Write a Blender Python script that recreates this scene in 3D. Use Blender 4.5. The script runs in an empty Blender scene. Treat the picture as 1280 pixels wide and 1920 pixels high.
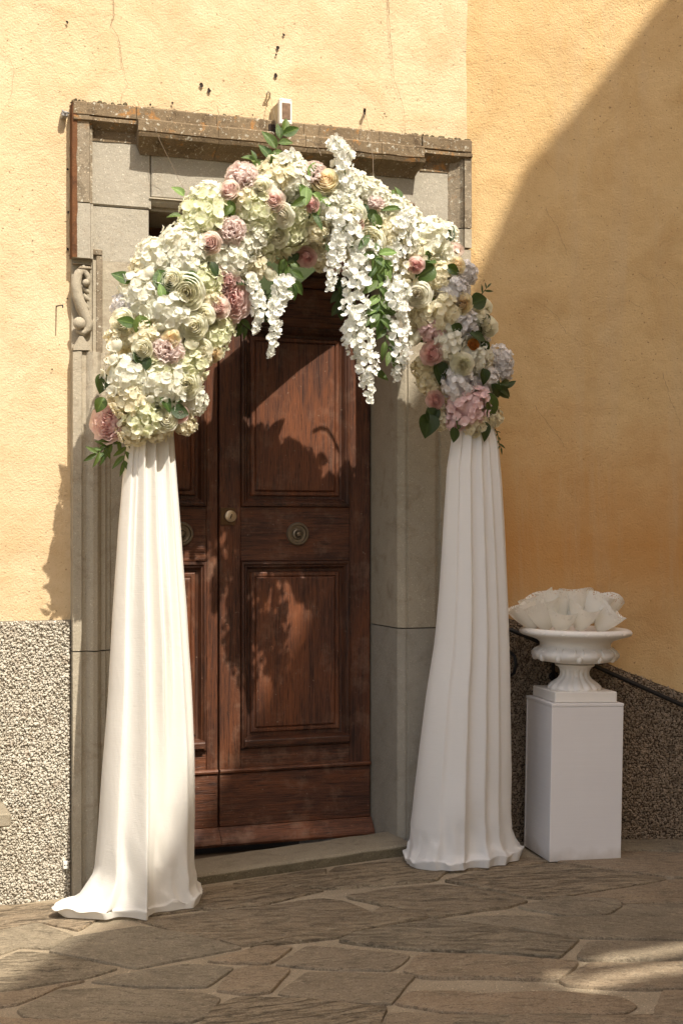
import bpy, math, random
import numpy as np
from mathutils import Vector, Matrix, Quaternion, noise as mnoise

R = math.radians
PI = math.pi
sc = bpy.context.scene
COL = sc.collection
random.seed(7); np.random.seed(7)

# ------------------------------------------------------------------ camera
CAMZ = 1.5; FPX = 2667.0
cam_d = bpy.data.cameras.new('camera'); cam = bpy.data.objects.new('camera', cam_d); COL.objects.link(cam)
cam.location = (0, 0, CAMZ); cam.rotation_euler = (R(90), 0, 0)
cam_d.sensor_fit = 'VERTICAL'; cam_d.sensor_height = 36; cam_d.sensor_width = 24
cam_d.lens = 50; cam_d.shift_y = 40 / 1920; cam_d.clip_end = 500
sc.camera = cam
# ------------------------------------------------------------------ light
TH = math.atan(0.3575)                       # facade turned this far from square-on
SUN_EL = R(54); SUN_AZ = TH + R(14)           # from -Y towards +X
SUN = Vector((math.cos(SUN_EL) * math.sin(SUN_AZ), -math.cos(SUN_EL) * math.cos(SUN_AZ), math.sin(SUN_EL)))
w = bpy.data.worlds.new('World'); sc.world = w; w.use_nodes = True
nt = w.node_tree; bg = nt.nodes['Background']
sky = nt.nodes.new('ShaderNodeTexSky'); sky.sky_type = 'NISHITA'; sky.sun_disc = False
sky.sun_elevation = SUN_EL; sky.sun_rotation = math.atan2(SUN.x, SUN.y)
sky.air_density = 1.0; sky.dust_density = 3.5; sky.ozone_density = 1.0
wb = nt.nodes.new('ShaderNodeMix'); wb.data_type = 'RGBA'; wb.blend_type = 'MULTIPLY'; wb.inputs[0].default_value = 1; wb.inputs[7].default_value = (1.0, .93, .83, 1)   # white balance
nt.links.new(sky.outputs[0], wb.inputs[6]); nt.links.new(wb.outputs[2], bg.inputs[0]); bg.inputs[1].default_value = 0.15
sd = bpy.data.lights.new('sun', 'SUN'); sd.energy = 4.1; sd.angle = R(0.5); sd.color = (1, .93, .82)
so = bpy.data.objects.new('sun', sd); COL.objects.link(so)
so.rotation_euler = SUN.to_track_quat('Z', 'Y').to_euler(); so.location = (3, -3, 9)
vs = sc.view_settings; vs.view_transform = 'Standard'; vs.look = 'None'; vs.gamma = 1; vs.exposure = 0.80
vs.use_curve_mapping = False

# ------------------------------------------------------------------ frames
OW = Vector((0, 6.253, 0)); CT, ST = math.cos(TH), math.sin(TH)
def F2W(p): return Vector((OW.x + CT * p[0] - ST * p[1], OW.y + ST * p[0] + CT * p[1], p[2]))
def W2F(p):
    a, b = p[0] - OW.x, p[1] - OW.y
    return Vector((CT * a + ST * b, -ST * a + CT * b, p[2]))
CF = W2F((0, 0, CAMZ))
def ray(px, py): return Vector(((px - 640) / FPX, 1, -(py - 1000) / FPX))
def PF(px, py, y=0.0):            # seen point on the plane y (facade frame, -y towards camera)
    d = ray(px, py); dx, dy = CT * d.x + ST * d.y, -ST * d.x + CT * d.y
    t = (y - CF.y) / dy
    return Vector((CF.x + dx * t, y, CAMZ + d.z * t))
def PW(px, py, Y):
    d = ray(px, py); return Vector((d.x * Y, Y, CAMZ + d.z * Y))
def GZ(X): return 0.06 * (min(max(X, -3.0), 0.5) + 1.38)
def PG(px, py):
    Y = 5.5
    for _ in range(30):
        X = (px - 640) / FPX * Y; Y = (CAMZ - GZ(X)) * FPX / (py - 1000)
    X = (px - 640) / FPX * Y
    return Vector((X, Y, GZ(X)))
YR = 6.456                        # right wall plane (world)
XC = (875 - 640) / FPX * YR

# ------------------------------------------------------------------ mesh builder
class MB:
    def __init__(s): s.v = []; s.f = []; s.t = []; s.n = 0
    def add(s, v, f, tone=None):
        v = np.asarray(v, float).reshape(-1, 3); b = s.n
        s.v.append(v); s.f.extend([tuple(i + b for i in q) for q in f]); s.n += len(v)
        s.t.append(np.full(len(v), 0.5) if tone is None else np.broadcast_to(np.asarray(tone, float), (len(v),)))
        return s
    def box(s, a, b, bev=0.0):
        x0, y0, z0 = a; x1, y1, z1 = b
        if x0 > x1: x0, x1 = x1, x0
        if y0 > y1: y0, y1 = y1, y0
        if z0 > z1: z0, z1 = z1, z0
        if bev <= 0:
            v = [(x, y, z) for x in (x0, x1) for y in (y0, y1) for z in (z0, z1)]
            s.add(v, [(0, 1, 3, 2), (4, 6, 7, 5), (0, 4, 5, 1), (2, 3, 7, 6), (0, 2, 6, 4), (1, 5, 7, 3)]); return s
        e = min(bev, (x1 - x0) / 2.1, (y1 - y0) / 2.1, (z1 - z0) / 2.1)
        V = []; idx = {}
        for i, x in enumerate((x0, x1)):
            for j, y in enumerate((y0, y1)):
                for k, z in enumerate((z0, z1)):
                    sx, sy, sz = (e, -e)[i], (e, -e)[j], (e, -e)[k]
                    idx[i, j, k, 0] = len(V); V.append((x, y + sy, z + sz))
                    idx[i, j, k, 1] = len(V); V.append((x + sx, y, z + sz))
                    idx[i, j, k, 2] = len(V); V.append((x + sx, y + sy, z))
        F = []
        for i in (0, 1):
            q = [idx[i, 0, 0, 0], idx[i, 1, 0, 0], idx[i, 1, 1, 0], idx[i, 0, 1, 0]]; F.append(q[::-1] if i == 0 else q)
            q = [idx[0, i, 0, 1], idx[1, i, 0, 1], idx[1, i, 1, 1], idx[0, i, 1, 1]]; F.append(q if i == 0 else q[::-1])
            q = [idx[0, 0, i, 2], idx[1, 0, i, 2], idx[1, 1, i, 2], idx[0, 1, i, 2]]; F.append(q[::-1] if i == 0 else q)
        for i in (0, 1):
            for j in (0, 1):
                F.append([idx[i, j, 0, 0], idx[i, j, 0, 1], idx[i, j, 1, 1], idx[i, j, 1, 0]])
                F.append([idx[i, 0, j, 0], idx[i, 0, j, 2], idx[i, 1, j, 2], idx[i, 1, j, 0]])
                F.append([idx[0, i, j, 1], idx[0, i, j, 2], idx[1, i, j, 2], idx[1, i, j, 1]])
                for k in (0, 1): F.append([idx[i, j, k, 0], idx[i, j, k, 1], idx[i, j, k, 2]])
        s.add(V, F); s.fixn = True; return s
    def grid(s, P, tone=None, wrap=False):       # P: (n,m,3)
        P = np.asarray(P, float); n, m = P.shape[:2]; f = []
        for i in range(n - 1):
            for j in range(m if wrap else m - 1):
                k = (j + 1) % m
                f.append((i * m + j, i * m + k, (i + 1) * m + k, (i + 1) * m + j))
        s.add(P.reshape(-1, 3), f, None if tone is None else np.asarray(tone, float).reshape(-1)); return s
    def tube(s, pts, r, n=8, cap=True):
        pts = [Vector(p) for p in pts]; m = len(pts)
        rr = [r] * m if not hasattr(r, '__len__') else r
        up = None; P = []
        for i, p in enumerate(pts):
            d = (pts[min(i + 1, m - 1)] - pts[max(i - 1, 0)]).normalized()
            if up is None: up = d.orthogonal().normalized()
            up = (up - d * up.dot(d)); up = up.normalized() if up.length > 1e-6 else d.orthogonal().normalized()
            b = d.cross(up)
            P.append([p + rr[i] * (math.cos(2 * PI * k / n) * up + math.sin(2 * PI * k / n) * b) for k in range(n)])
        b0 = s.n; s.grid(P, wrap=True)
        if cap:
            s.f.append(tuple(b0 + k for k in range(n))[::-1]); s.f.append(tuple(b0 + (m - 1) * n + k for k in range(n)))
        return s
    def lathe(s, prof, c, n=48, fn=None, axis='z'):
        P = []
        for i, (r, z) in enumerate(prof):
            row = []
            for k in range(n):
                a = 2 * PI * k / n; q = r if fn is None else fn(r, z, a, i)
                if axis == 'z': row.append((c[0] + q * math.cos(a), c[1] + q * math.sin(a), c[2] + z))
                else: row.append((c[0] + q * math.cos(a), c[1] - z, c[2] + q * math.sin(a)))
            P.append(row)
        b0 = s.n; s.grid(P, wrap=True)
        s.f.append(tuple(b0 + k for k in range(n))); s.f.append(tuple(b0 + (len(prof) - 1) * n + k for k in range(n)))
        return s
    def extrude(s, poly, axis, a, b, seg=1):     # poly: list of 2D; axis 'z': (x,y) swept in z; 'x': (y,z) swept in x; 'y': (x,z) swept in y
        n = len(poly); P = []
        for i in range(seg + 1):
            t = a + (b - a) * i / seg
            P.append([{'z': (p[0], p[1], t), 'x': (t, p[0], p[1]), 'y': (p[0], t, p[1])}[axis] for p in poly])
        b0 = s.n; s.grid(P, wrap=True)
        s.f.append(tuple(b0 + k for k in range(n))); s.f.append(tuple(b0 + seg * n + k for k in range(n)))
        s.fixn = True; return s
    def rough(s, a=.003, f=9):
        for V in s.v:
            for r in V:
                if r[1] < .25: n1 = mnoise.noise(Vector((r[0] * f, r[1] * f, r[2] * f * 1.3))); n2 = mnoise.noise(Vector((r[0] * 40, r[2] * 45, 3))); r[0] += a * .6 * n2; r[1] += a * (n1 + .5 * n2)
        return s
    def mesh(s, name, mat, org=(0, 0, 0), smooth=False):
        me = bpy.data.meshes.new(name)
        V = np.concatenate(s.v) - np.array(org, float)[None, :]
        me.from_pydata(V.tolist(), [], s.f)
        if getattr(s, 'fixn', False):
            import bmesh
            bm = bmesh.new(); bm.from_mesh(me); bmesh.ops.recalc_face_normals(bm, faces=bm.faces); bm.to_mesh(me); bm.free()
        at = me.attributes.new('tone', 'FLOAT', 'POINT'); at.data.foreach_set('value', np.concatenate(s.t).astype(np.float32))
        if smooth is True: me.polygons.foreach_set('use_smooth', [True] * len(me.polygons))
        elif smooth:
            me.polygons.foreach_set('use_smooth', [True] * len(me.polygons))
            try: me.set_sharp_from_angle(angle=R(smooth))
            except Exception: pass
        me.materials.append(mat); me.update()
        return me

def link(name, me, parent=None, loc=None, kind=None):
    o = bpy.data.objects.new(name, me); COL.objects.link(o)
    if parent is not None: o.parent = parent
    if loc is not None: o.location = loc
    if kind: o['kind'] = kind
    return o
class Thing:
    def __init__(s, name, label, cat, org, frame='F', group=None, kind=None):
        s.org = tuple(org); s.o = bpy.data.objects.new(name, None); COL.objects.link(s.o)
        s.o.location = F2W(org) if frame == 'F' else org
        s.o.rotation_euler = (0, 0, TH if frame == 'F' else 0); s.o.empty_display_size = .1
        if kind: s.o['kind'] = kind
        if label: s.o['label'] = label
        if cat: s.o['category'] = cat
        if group: s.o['group'] = group
    def part(s, name, mb, mat, parent=None, smooth=False, kind=None, label=None):
        o = link(name, mb.mesh(name, mat, s.org, smooth), parent or s.o)
        if kind: o['kind'] = kind
        if label: o['label'] = label
        return o
def solo(name, mb, mat, label, cat, org, frame='F', group=None, smooth=False):
    o = link(name, mb.mesh(name, mat, org, smooth)); o.location = F2W(org) if frame == 'F' else org
    o.rotation_euler = (0, 0, TH if frame == 'F' else 0)
    o['label'] = label; o['category'] = cat
    if group: o['group'] = group
    return o

# ------------------------------------------------------------------ materials
class NB:
    def __init__(s, name):
        s.m = bpy.data.materials.new(name); s.m.use_nodes = True; s.nt = s.m.node_tree; s.nt.nodes.clear()
        s.out = s.N('ShaderNodeOutputMaterial')
    def N(s, t, **k):
        n = s.nt.nodes.new(t)
        for a, b in k.items(): setattr(n, a, b)
        return n
    def L(s, a, b): s.nt.links.new(a, b)
    def co(s, scale=(1, 1, 1), obj=True):
        tc = s.N('ShaderNodeTexCoord') if obj else s.N('ShaderNodeNewGeometry')
        mp = s.N('ShaderNodeMapping'); mp.inputs['Scale'].default_value = scale
        s.L(tc.outputs['Object' if obj else 'Position'], mp.inputs[0]); return mp.outputs[0]
    def noise(s, vec, scale, detail=4, rough=.55, dist=0.0):
        n = s.N('ShaderNodeTexNoise'); n.inputs['Scale'].default_value = scale; n.inputs['Detail'].default_value = detail
        n.inputs['Roughness'].default_value = rough; n.inputs['Distortion'].default_value = dist
        s.L(vec, n.inputs['Vector']); return n.outputs['Fac']
    def vor(s, vec, scale, feature='F1', out='Distance'):
        n = s.N('ShaderNodeTexVoronoi', feature=feature); n.inputs['Scale'].default_value = scale
        s.L(vec, n.inputs['Vector']); return n.outputs[out]
    def ramp(s, fac, stops):
        n = s.N('ShaderNodeValToRGB'); e = n.color_ramp.elements
        while len(e) < len(stops): e.new(0.5)
        for i, (p, c) in enumerate(stops):
            e[i].position = p; e[i].color = (c, c, c, 1) if not hasattr(c, '__len__') else (*c, 1)
        s.L(fac, n.inputs[0]); return n.outputs[0]
    def mix(s, fac, a, b, mode='MIX'):
        n = s.N('ShaderNodeMix', data_type='RGBA', blend_type=mode)
        for sock, v in ((n.inputs[0], fac), (n.inputs[6], a), (n.inputs[7], b)):
            if isinstance(v, (int, float)): sock.default_value = v
            elif hasattr(v, '__len__'): sock.default_value = (*v, 1)
            else: s.L(v, sock)
        return n.outputs[2]
    def math(s, op, a, b=0.0):
        n = s.N('ShaderNodeMath', operation=op)
        for sock, v in ((n.inputs[0], a), (n.inputs[1], b)):
            if isinstance(v, (int, float)): sock.default_value = v
            else: s.L(v, sock)
        return n.outputs[0]
    def bump(s, h, strength, dist, prev=None):
        n = s.N('ShaderNodeBump'); n.inputs['Strength'].default_value = strength; n.inputs['Distance'].default_value = dist
        s.L(h, n.inputs['Height'])
        if prev is not None: s.L(prev, n.inputs['Normal'])
        return n.outputs[0]
    def attr(s, name='tone'):
        n = s.N('ShaderNodeAttribute'); n.attribute_name = name; return n.outputs['Fac']
    def rnd(s): return s.N('ShaderNodeObjectInfo').outputs['Random']
    def bsdf(s, color, rough=.8, normal=None, spec=.3, metal=0.0, **kw):
        b = s.N('ShaderNodeBsdfPrincipled')
        if hasattr(color, '__len__'): b.inputs['Base Color'].default_value = (*color, 1)
        else: s.L(color, b.inputs['Base Color'])
        if isinstance(rough, (int, float)): b.inputs['Roughness'].default_value = rough
        else: s.L(rough, b.inputs['Roughness'])
        b.inputs['Specular IOR Level'].default_value = spec; b.inputs['Metallic'].default_value = metal
        if normal is not None: s.L(normal, b.inputs['Normal'])
        s.L(b.outputs[0], s.out.inputs[0]); return b

def m_simple(name, c, rough=.6, metal=0, spec=.4, var=.15, scale=30, bumpd=.0008):
    n = NB(name); co = n.co(); f = n.noise(co, scale, 5)
    col = n.mix(f, tuple(x * (1 - var) for x in c), tuple(min(1, x * (1 + var)) for x in c))
    n.bsdf(col, rough, n.bump(n.noise(co, scale * 6, 3), .5, bumpd), spec, metal); return n.m

def m_plaster(name='plaster', low_amt=.3, low_c=(.50, .32, .15), tint=(1, 1, 1)):
    n = NB(name); co = n.co()
    big = n.noise(co, 1.1, 5, .6, .6); mid = n.noise(co, 5.0, 6, .65, .3); fine = n.noise(co, 170, 4, .75); pit = n.noise(co, 75, 2, .5)
    c = n.mix(n.ramp(big, [(.3, 0), (.7, 1)]), (.66, .53, .345), (.60, .46, .275))
    c = n.mix(n.ramp(mid, [(.42, 0), (.72, .75)]), c, (.50, .355, .19))
    c = n.mix(n.ramp(n.noise(co, 2.3, 4, .6, 1.2), [(.58, 0), (.72, .35)]), c, (.68, .58, .40))
    # faint grime where the noise is high
    c = n.mix(n.ramp(fine, [(.30, .5), (.42, 0)]), c, (.30, .19, .09))
    c = n.mix(n.ramp(pit, [(.27, .8), (.33, 0)]), c, (.20, .13, .07))
    g = n.N('ShaderNodeNewGeometry'); sx = n.N('ShaderNodeSeparateXYZ'); n.L(g.outputs['Position'], sx.inputs[0])
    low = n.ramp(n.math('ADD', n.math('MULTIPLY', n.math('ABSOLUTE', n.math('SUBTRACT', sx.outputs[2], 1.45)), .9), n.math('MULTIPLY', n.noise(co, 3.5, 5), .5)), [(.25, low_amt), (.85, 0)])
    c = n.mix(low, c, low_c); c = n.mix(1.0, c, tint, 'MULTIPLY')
    c = n.mix(n.ramp(n.noise(n.co((7, 7, .55)), 1, 5, .7, .4), [(.50, 0), (.75, .4)]), c, (.55, .42, .27))
    b = n.bump(n.noise(co, 300, 2), .45, .002)
    b = n.bump(n.ramp(n.noise(co, 120, 3, .6), [(.3, 0), (.62, 1)]), .5, .0028, b)
    b = n.bump(n.noise(co, 26, 3), .3, .007, b); b = n.bump(mid, .5, .02, b)
    n.bsdf(c, .93, b, .15); return n.m

def m_stone(name, a, b_, speck=.5, lichen=0.0, stain=(.12, .08, .05), stainamt=.5, streak=False):
    n = NB(name); co = n.co()
    big = n.noise(co, 3.5, 6, .65, .5); c = n.mix(n.ramp(big, [(.3, 0), (.7, 1)]), a, b_)
    c = n.mix(n.ramp(n.noise(co, 9, 5, .7, .8), [(.52, 0), (.7, stainamt)]), c, stain)
    f = n.noise(co, 210, 3, .7)
    c = n.mix(n.ramp(f, [(.32, speck), (.45, 0)]), c, tuple(x * .35 for x in a))
    c = n.mix(n.ramp(n.noise(co, 150, 2), [(.62, 0), (.72, speck)]), c, tuple(min(.75, x * 1.7) for x in a))
    if lichen:
        c = n.mix(n.ramp(n.noise(co, 10, 6, .75, .4), [(.575, 0), (.64, lichen * .85)]), c, (.37, .18, .055))
        c = n.mix(n.ramp(n.noise(co, 55, 4, .7), [(.60, 0), (.65, .9)]), c, (.50, .47, .38))
    b = n.bump(f, .5, .002); b = n.bump(n.noise(co, 60, 4), .6, .004, b); b = n.bump(n.noise(co, 14, 4), .5, .008, b)
    if streak: b = n.bump(n.noise(n.co((6, 6, 260)), 1, 3, .6, .3), .4, .002, b)
    n.bsdf(c, .9, b, .2); return n.m

def m_wood(name, horiz=False, dark=1.0, worn=.5):
    n = NB(name); s = (2.0, 40, 48) if horiz else (48, 40, 2.0)
    co = n.co(); cs = n.co(s); cw = n.co((9, 9, 30) if horiz else (30, 9, 5.5))
    ri = n.N('ShaderNodeVectorMath', operation='ADD'); r = n.rnd(); cmb = n.N('ShaderNodeCombineXYZ')
    n.L(n.math('MULTIPLY', r, 37.0), cmb.inputs[0]); n.L(n.math('MULTIPLY', r, 11.0), cmb.inputs[2])
    n.L(cs, ri.inputs[0]); n.L(cmb.outputs[0], ri.inputs[1]); cs = ri.outputs[0]
    g1 = n.noise(cs, 1.6, 6, .7, 1.3); g2 = n.noise(cs, 5.5, 3, .65, .6)
    d = dark * .9
    c = n.mix(n.ramp(g1, [(.33, 0), (.66, 1)]), (.022 * d, .0075 * d, .0045 * d), (.135 * d, .048 * d, .022 * d))
    c = n.mix(n.ramp(n.noise(cw, .35, 5, .65, .8), [(.42, 0), (.7, .75)]), c, (.19 * d, .06 * d, .02 * d))
    c = n.mix(n.ramp(g2, [(.33, .85), (.46, 0)]), c, (.007, .003, .002))
    c = n.mix(n.ramp(n.noise(co, 7, 5, .7), [(.52, 0), (.72, worn)]), c, (.28 * d, .17 * d, .115 * d))
    c = n.mix(n.ramp(n.noise(co, 60, 3), [(.70, 0), (.74, .5)]), c, (.3, .22, .16))
    b = n.bump(g1, .7, .0035); b = n.bump(g2, .8, .002, b); b = n.bump(n.noise(co, 9, 3), .3, .006, b)
    n.bsdf(c, n.ramp(g1, [(.3, .62), (.7, .42)]), b, .45); return n.m

def m_petal(name, outer, inner, trans=.48, var=.03, spots=None):
    kk = .8 if name in ('pink_rose', 'peach_rose', 'blush_rose', 'orange_rose') else .5; outer = tuple(min(.95, x * 1.08) for x in outer); inner = tuple(min(.94, x * kk + y * (1 - kk)) for x, y in zip(inner, outer))
    n = NB(name); t = n.attr(); r = n.rnd(); co = n.co()
    trans = .58 if 'rose' in name or 'peony' in name else trans
    c = n.mix(n.ramp(t, [(.05, 0), (.75, 1)]), inner, outer)
    c = n.mix(n.math('MULTIPLY', r, var * 4), c, tuple(x * (1 - var * 2.2) for x in inner))
    c = n.mix(n.ramp(n.noise(co, 3.2, 4, .6), [(.45, 0), (.8, .5)]), c, inner)
    b = n.bump(n.noise(n.co((1, 1, 1)), 16, 3), .35, .05)
    d = n.N('ShaderNodeBsdfDiffuse'); tr = n.N('ShaderNodeBsdfTranslucent'); mx = n.N('ShaderNodeMixShader')
    n.L(c, d.inputs[0]); n.L(c, tr.inputs[0]); n.L(b, d.inputs['Normal']); mx.inputs[0].default_value = trans
    n.L(d.outputs[0], mx.inputs[1]); n.L(tr.outputs[0], mx.inputs[2])
    gl = n.N('ShaderNodeBsdfGlossy'); gl.inputs['Roughness'].default_value = .45; m2 = n.N('ShaderNodeMixShader'); m2.inputs[0].default_value = .03
    n.L(mx.outputs[0], m2.inputs[1]); n.L(gl.outputs[0], m2.inputs[2]); n.L(m2.outputs[0], n.out.inputs[0]); return n.m

def m_leaf(name, a, b_):
    n = NB(name); r = n.rnd(); co = n.co(); t = n.attr()
    c = n.mix(r, a, b_); c = n.mix(n.ramp(t, [(.0, .6), (.12, 0)]), c, tuple(min(1, x * 2.2) for x in b_))
    c = n.mix(n.ramp(n.noise(co, 4, 4), [(.5, 0), (.8, .4)]), c, tuple(x * .5 for x in a))
    p = n.bsdf(c, .42, n.bump(n.noise(n.co((3, 12, 3)), 3, 2), .3, .02), .5)
    tr = n.N('ShaderNodeBsdfTranslucent'); n.L(n.mix(.5, c, (.20, .30, .03)), tr.inputs[0]); mx = n.N('ShaderNodeMixShader'); mx.inputs[0].default_value = .3
    n.L(p.outputs[0], mx.inputs[1]); n.L(tr.outputs[0], mx.inputs[2]); n.L(mx.outputs[0], n.out.inputs[0]); return n.m

def m_cloth(name, c=(.80, .77, .70)):
    n = NB(name); co = n.co()
    wv = n.noise(n.co((14, 14, 420)), 1, 2, .5); wr = n.noise(n.co((26, 26, 12)), 1, 5, .7, 1.4)
    col = n.mix(n.ramp(wv, [(.35, .10), (.65, 0)]), c, tuple(x * .86 for x in c))
    b = n.bump(wv, .5, .0014); b = n.bump(wr, .32, .006, b)
    p = n.bsdf(col, .75, b, .2)
    p.inputs['Sheen Weight'].default_value = .15
    tr = n.N('ShaderNodeBsdfTranslucent'); n.L(col, tr.inputs[0]); mx = n.N('ShaderNodeMixShader'); mx.inputs[0].default_value = .22
    n.L(p.outputs[0], mx.inputs[1]); n.L(tr.outputs[0], mx.inputs[2]); n.L(mx.outputs[0], n.out.inputs[0]); return n.m

def m_pebble(name, a, b_, d):
    n = NB(name); co = n.co(); f = n.noise(co, 75, 2, .5)
    c = n.mix(n.ramp(f, [(.3, 0), (.65, 1)]), a, b_)
    c = n.mix(n.ramp(n.noise(co, 16, 5, .7), [(.56, 0), (.70, .7)]), c, d)
    c = n.mix(n.ramp(n.noise(co, 130, 2), [(.60, 0), (.66, .7)]), c, d)
    n.bsdf(c, .9, n.bump(n.noise(co, 400, 3), .6, .001), .2); return n.m

def m_paving(name, a, b_, ang, chisel=1.0):
    n = NB(name); tc = n.N('ShaderNodeTexCoord'); rot = n.N('ShaderNodeMapping'); rot.inputs['Rotation'].default_value = (0, 0, ang)
    n.L(tc.outputs['Object'], rot.inputs[0]); co = rot.outputs[0]; ri = n.rnd()
    def sc_(v):
        mp = n.N('ShaderNodeMapping'); mp.inputs['Scale'].default_value = v; n.L(co, mp.inputs[0]); return mp.outputs[0]
    big = n.noise(co, 4, 6, .65, .5)
    c = n.mix(n.ramp(big, [(.32, 0), (.68, 1)]), a, b_)
    c = n.mix(n.ramp(ri, [(0, .55), (.5, 0), (1, 0)]), c, (.27, .20, .135)); 
    c = n.mix(n.ramp(ri, [(0, 0), (.6, 0), (1, .55)]), c, (.20, .175, .13))
    ln = n.noise(sc_((6, 30, 30)), 1.4, 5, .7, .9)
    c = n.mix(n.ramp(ln, [(.34, .8 * chisel), (.48, 0)]), c, (.05, .038, .025))
    c = n.mix(n.ramp(n.noise(co, 22, 5, .7), [(.52, 0), (.72, .6)]), c, (.40, .33, .23)); c = n.mix(n.ramp(n.noise(co, 11, 6, .75, .6), [(.54, 0), (.70, .6)]), c, (.11, .09, .06))
    c = n.mix(n.ramp(n.noise(sc_((1.3, 5, 5)), 6, 6, .75, 1.5), [(.56, 0), (.60, .8), (.63, 0)]), c, (.045, .035, .025))
    c = n.mix(n.ramp(n.noise(co, 75, 4, .75), [(.55, 0), (.70, .65)]), c, (.40, .33, .235))
    fine = n.noise(co, 150, 4, .8); c = n.mix(n.ramp(fine, [(.34, .8), (.47, 0)]), c, (.075, .058, .04))
    b = n.bump(fine, .8, .004); b = n.bump(n.ramp(ln, [(.3, 0), (.5, 1)]), 1.0 * chisel, .010, b); b = n.bump(n.noise(co, 12, 5, .65), .7, .014, b)
    n.bsdf(c, .85, b, .25); return n.m

M = {}
M['plaster'] = m_plaster(); M['plaster2'] = m_plaster('plaster_side_shade', .85, (.50, .27, .10), (1.0, .89, .71))  # side wall copy: ochre tint and mid-height band stand in for warm shade
M['stone'] = m_stone('portal_stone', (.40, .35, .265), (.34, .30, .225), .45, stain=(.19, .135, .08), stainamt=.45)
M['stone_face'] = m_stone('lintel_stone', (.40, .365, .295), (.33, .30, .24), .7, stain=(.27, .215, .15), stainamt=.3)
M['stone_grey'] = m_stone('grey_stone', (.36, .33, .27), (.29, .265, .215), .3, stain=(.16, .13, .09), stainamt=.3, streak=True)
M['cornice'] = m_stone('weathered_cornice', (.24, .18, .11), (.12, .085, .05), 1.0, lichen=.9, stain=(.055, .035, .02), stainamt=.95)
M['upright'] = m_stone('weathered_upright', (.30, .25, .18), (.19, .15, .10), 1.0, lichen=.25, stain=(.09, .065, .04), stainamt=.8)
M['rust'] = m_stone('rusty_edge', (.20, .085, .035), (.075, .04, .022), .5, stain=(.05, .025, .015), stainamt=.8)
M['step'] = m_stone('step_stone', (.30, .26, .19), (.23, .195, .14), .5, stain=(.10, .08, .05), stainamt=.4)
M['wv'] = m_wood('door_wood_upright'); M['wh'] = m_wood('door_wood_level', True)
M['wd'] = m_wood('door_wood_moulding', False, .7, .35); M['wdh'] = m_wood('door_wood_moulding_level', True, .8, .35)
M['wpan'] = m_wood('door_wood_panel', False, 1.25, .3)
M['bar'] = m_wood('weather_bar_wood', True, 1.35, .5)
M['dark'] = m_simple('dark_gap', (.012, .009, .007), .9)
M['hole'] = m_simple('hole_shadow', (.03, .02, .015), .95)
M['crack'] = m_simple('crack_line', (.16, .10, .05), .95)
M['black'] = m_simple('black_iron', (.018, .017, .017), .45, .3)
M['brass'] = m_simple('worn_brass', (.58, .47, .34), .38, .9)
M['plate'] = m_simple('tarnished_plate', (.13, .075, .035), .5, .5, var=.4)
M['bronze'] = m_simple('dull_bronze', (.24, .20, .15), .42, .85)
M['wplastic'] = m_simple('white_plastic', (.72, .70, .64), .5, var=.06)
M['beige'] = m_simple('beige_plastic', (.40, .33, .21), .55, var=.1)
M['glassp'] = m_simple('dusty_lens', (.20, .13, .09), .25, var=.7, scale=60)
M['wire'] = m_simple('thin_wire', (.20, .15, .10), .6)
M['cream_metal'] = m_simple('painted_hook', (.45, .40, .28), .6)
M['white'] = m_simple('white_plaster_cast', (.78, .74, .68), .55, var=.04, scale=14, bumpd=.0015)
M['board'] = None
def m_board():
    n = NB('white_painted_board'); co = n.co(); st = n.noise(n.co((3, 3, 190)), 1, 3, .6, .2)
    c = n.mix(n.noise(co, 5, 4), (.70, .67, .66), (.78, .75, .73)); c = n.mix(n.ramp(st, [(.35, .10), (.6, 0)]), c, (.60, .57, .55))
    c = n.mix(n.ramp(n.noise(co, 34, 5, .7), [(.68, 0), (.72, .5)]), c, (.48, .44, .40))
    sx = n.N('ShaderNodeSeparateXYZ'); n.L(co, sx.inputs[0])
    c = n.mix(n.ramp(n.math('ADD', sx.outputs[2], n.math('MULTIPLY', n.noise(co, 14, 4), .10)), [(.05, .55), (.11, 0)]), c, (.45, .39, .32))
    n.bsdf(c, n.ramp(st, [(.3, .7), (.7, .5)]), n.bump(st, .25, .0010), .35); return n.m
M['board'] = m_board()
M['cloth'] = m_cloth('ivory_drape_cloth', (.83, .80, .73)); M['cloth2'] = m_cloth('white_drape_cloth', (.84, .825, .80))
M['peb'] = m_pebble('light_pebbles', (.44, .40, .32), (.60, .56, .47), (.26, .19, .13))
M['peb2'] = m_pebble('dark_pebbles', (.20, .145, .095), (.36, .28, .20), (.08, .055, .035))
M['riser'] = m_stone('shaded_riser', (.15, .125, .08), (.10, .085, .055), .8, stain=(.05, .045, .025), stainamt=.7)  # step stone darkened: shade of the front face put into its colour
M['render'] = m_stone('rough_render', (.30, .26, .20), (.22, .19, .14), .6)
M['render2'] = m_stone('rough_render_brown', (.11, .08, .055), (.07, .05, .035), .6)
M['mortar'] = m_stone('pale_mortar', (.37, .305, .215), (.27, .22, .15), 1.0, stain=(.16, .125, .08), stainamt=.4)
M['pave'] = [m_paving('paving_a', (.31, .25, .165), (.21, .165, .105), R(8), .7), m_paving('paving_b', (.33, .26, .17), (.235, .18, .115), R(-12), .9),
             m_paving('paving_c', (.28, .235, .165), (.19, .155, .105), R(24), .15), m_paving('paving_d', (.34, .255, .165), (.245, .185, .12), R(-3), .25)]
M['hw'] = m_petal('white_hydrangea', (.91, .885, .79), (.88, .84, .66))
M['hc'] = m_petal('cream_hydrangea', (.90, .84, .66), (.86, .76, .52))
M['hg'] = m_petal('greenish_hydrangea', (.88, .88, .68), (.62, .68, .32))
M['hb'] = m_petal('lilac_white_hydrangea', (.84, .83, .83), (.78, .75, .74))
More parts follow.
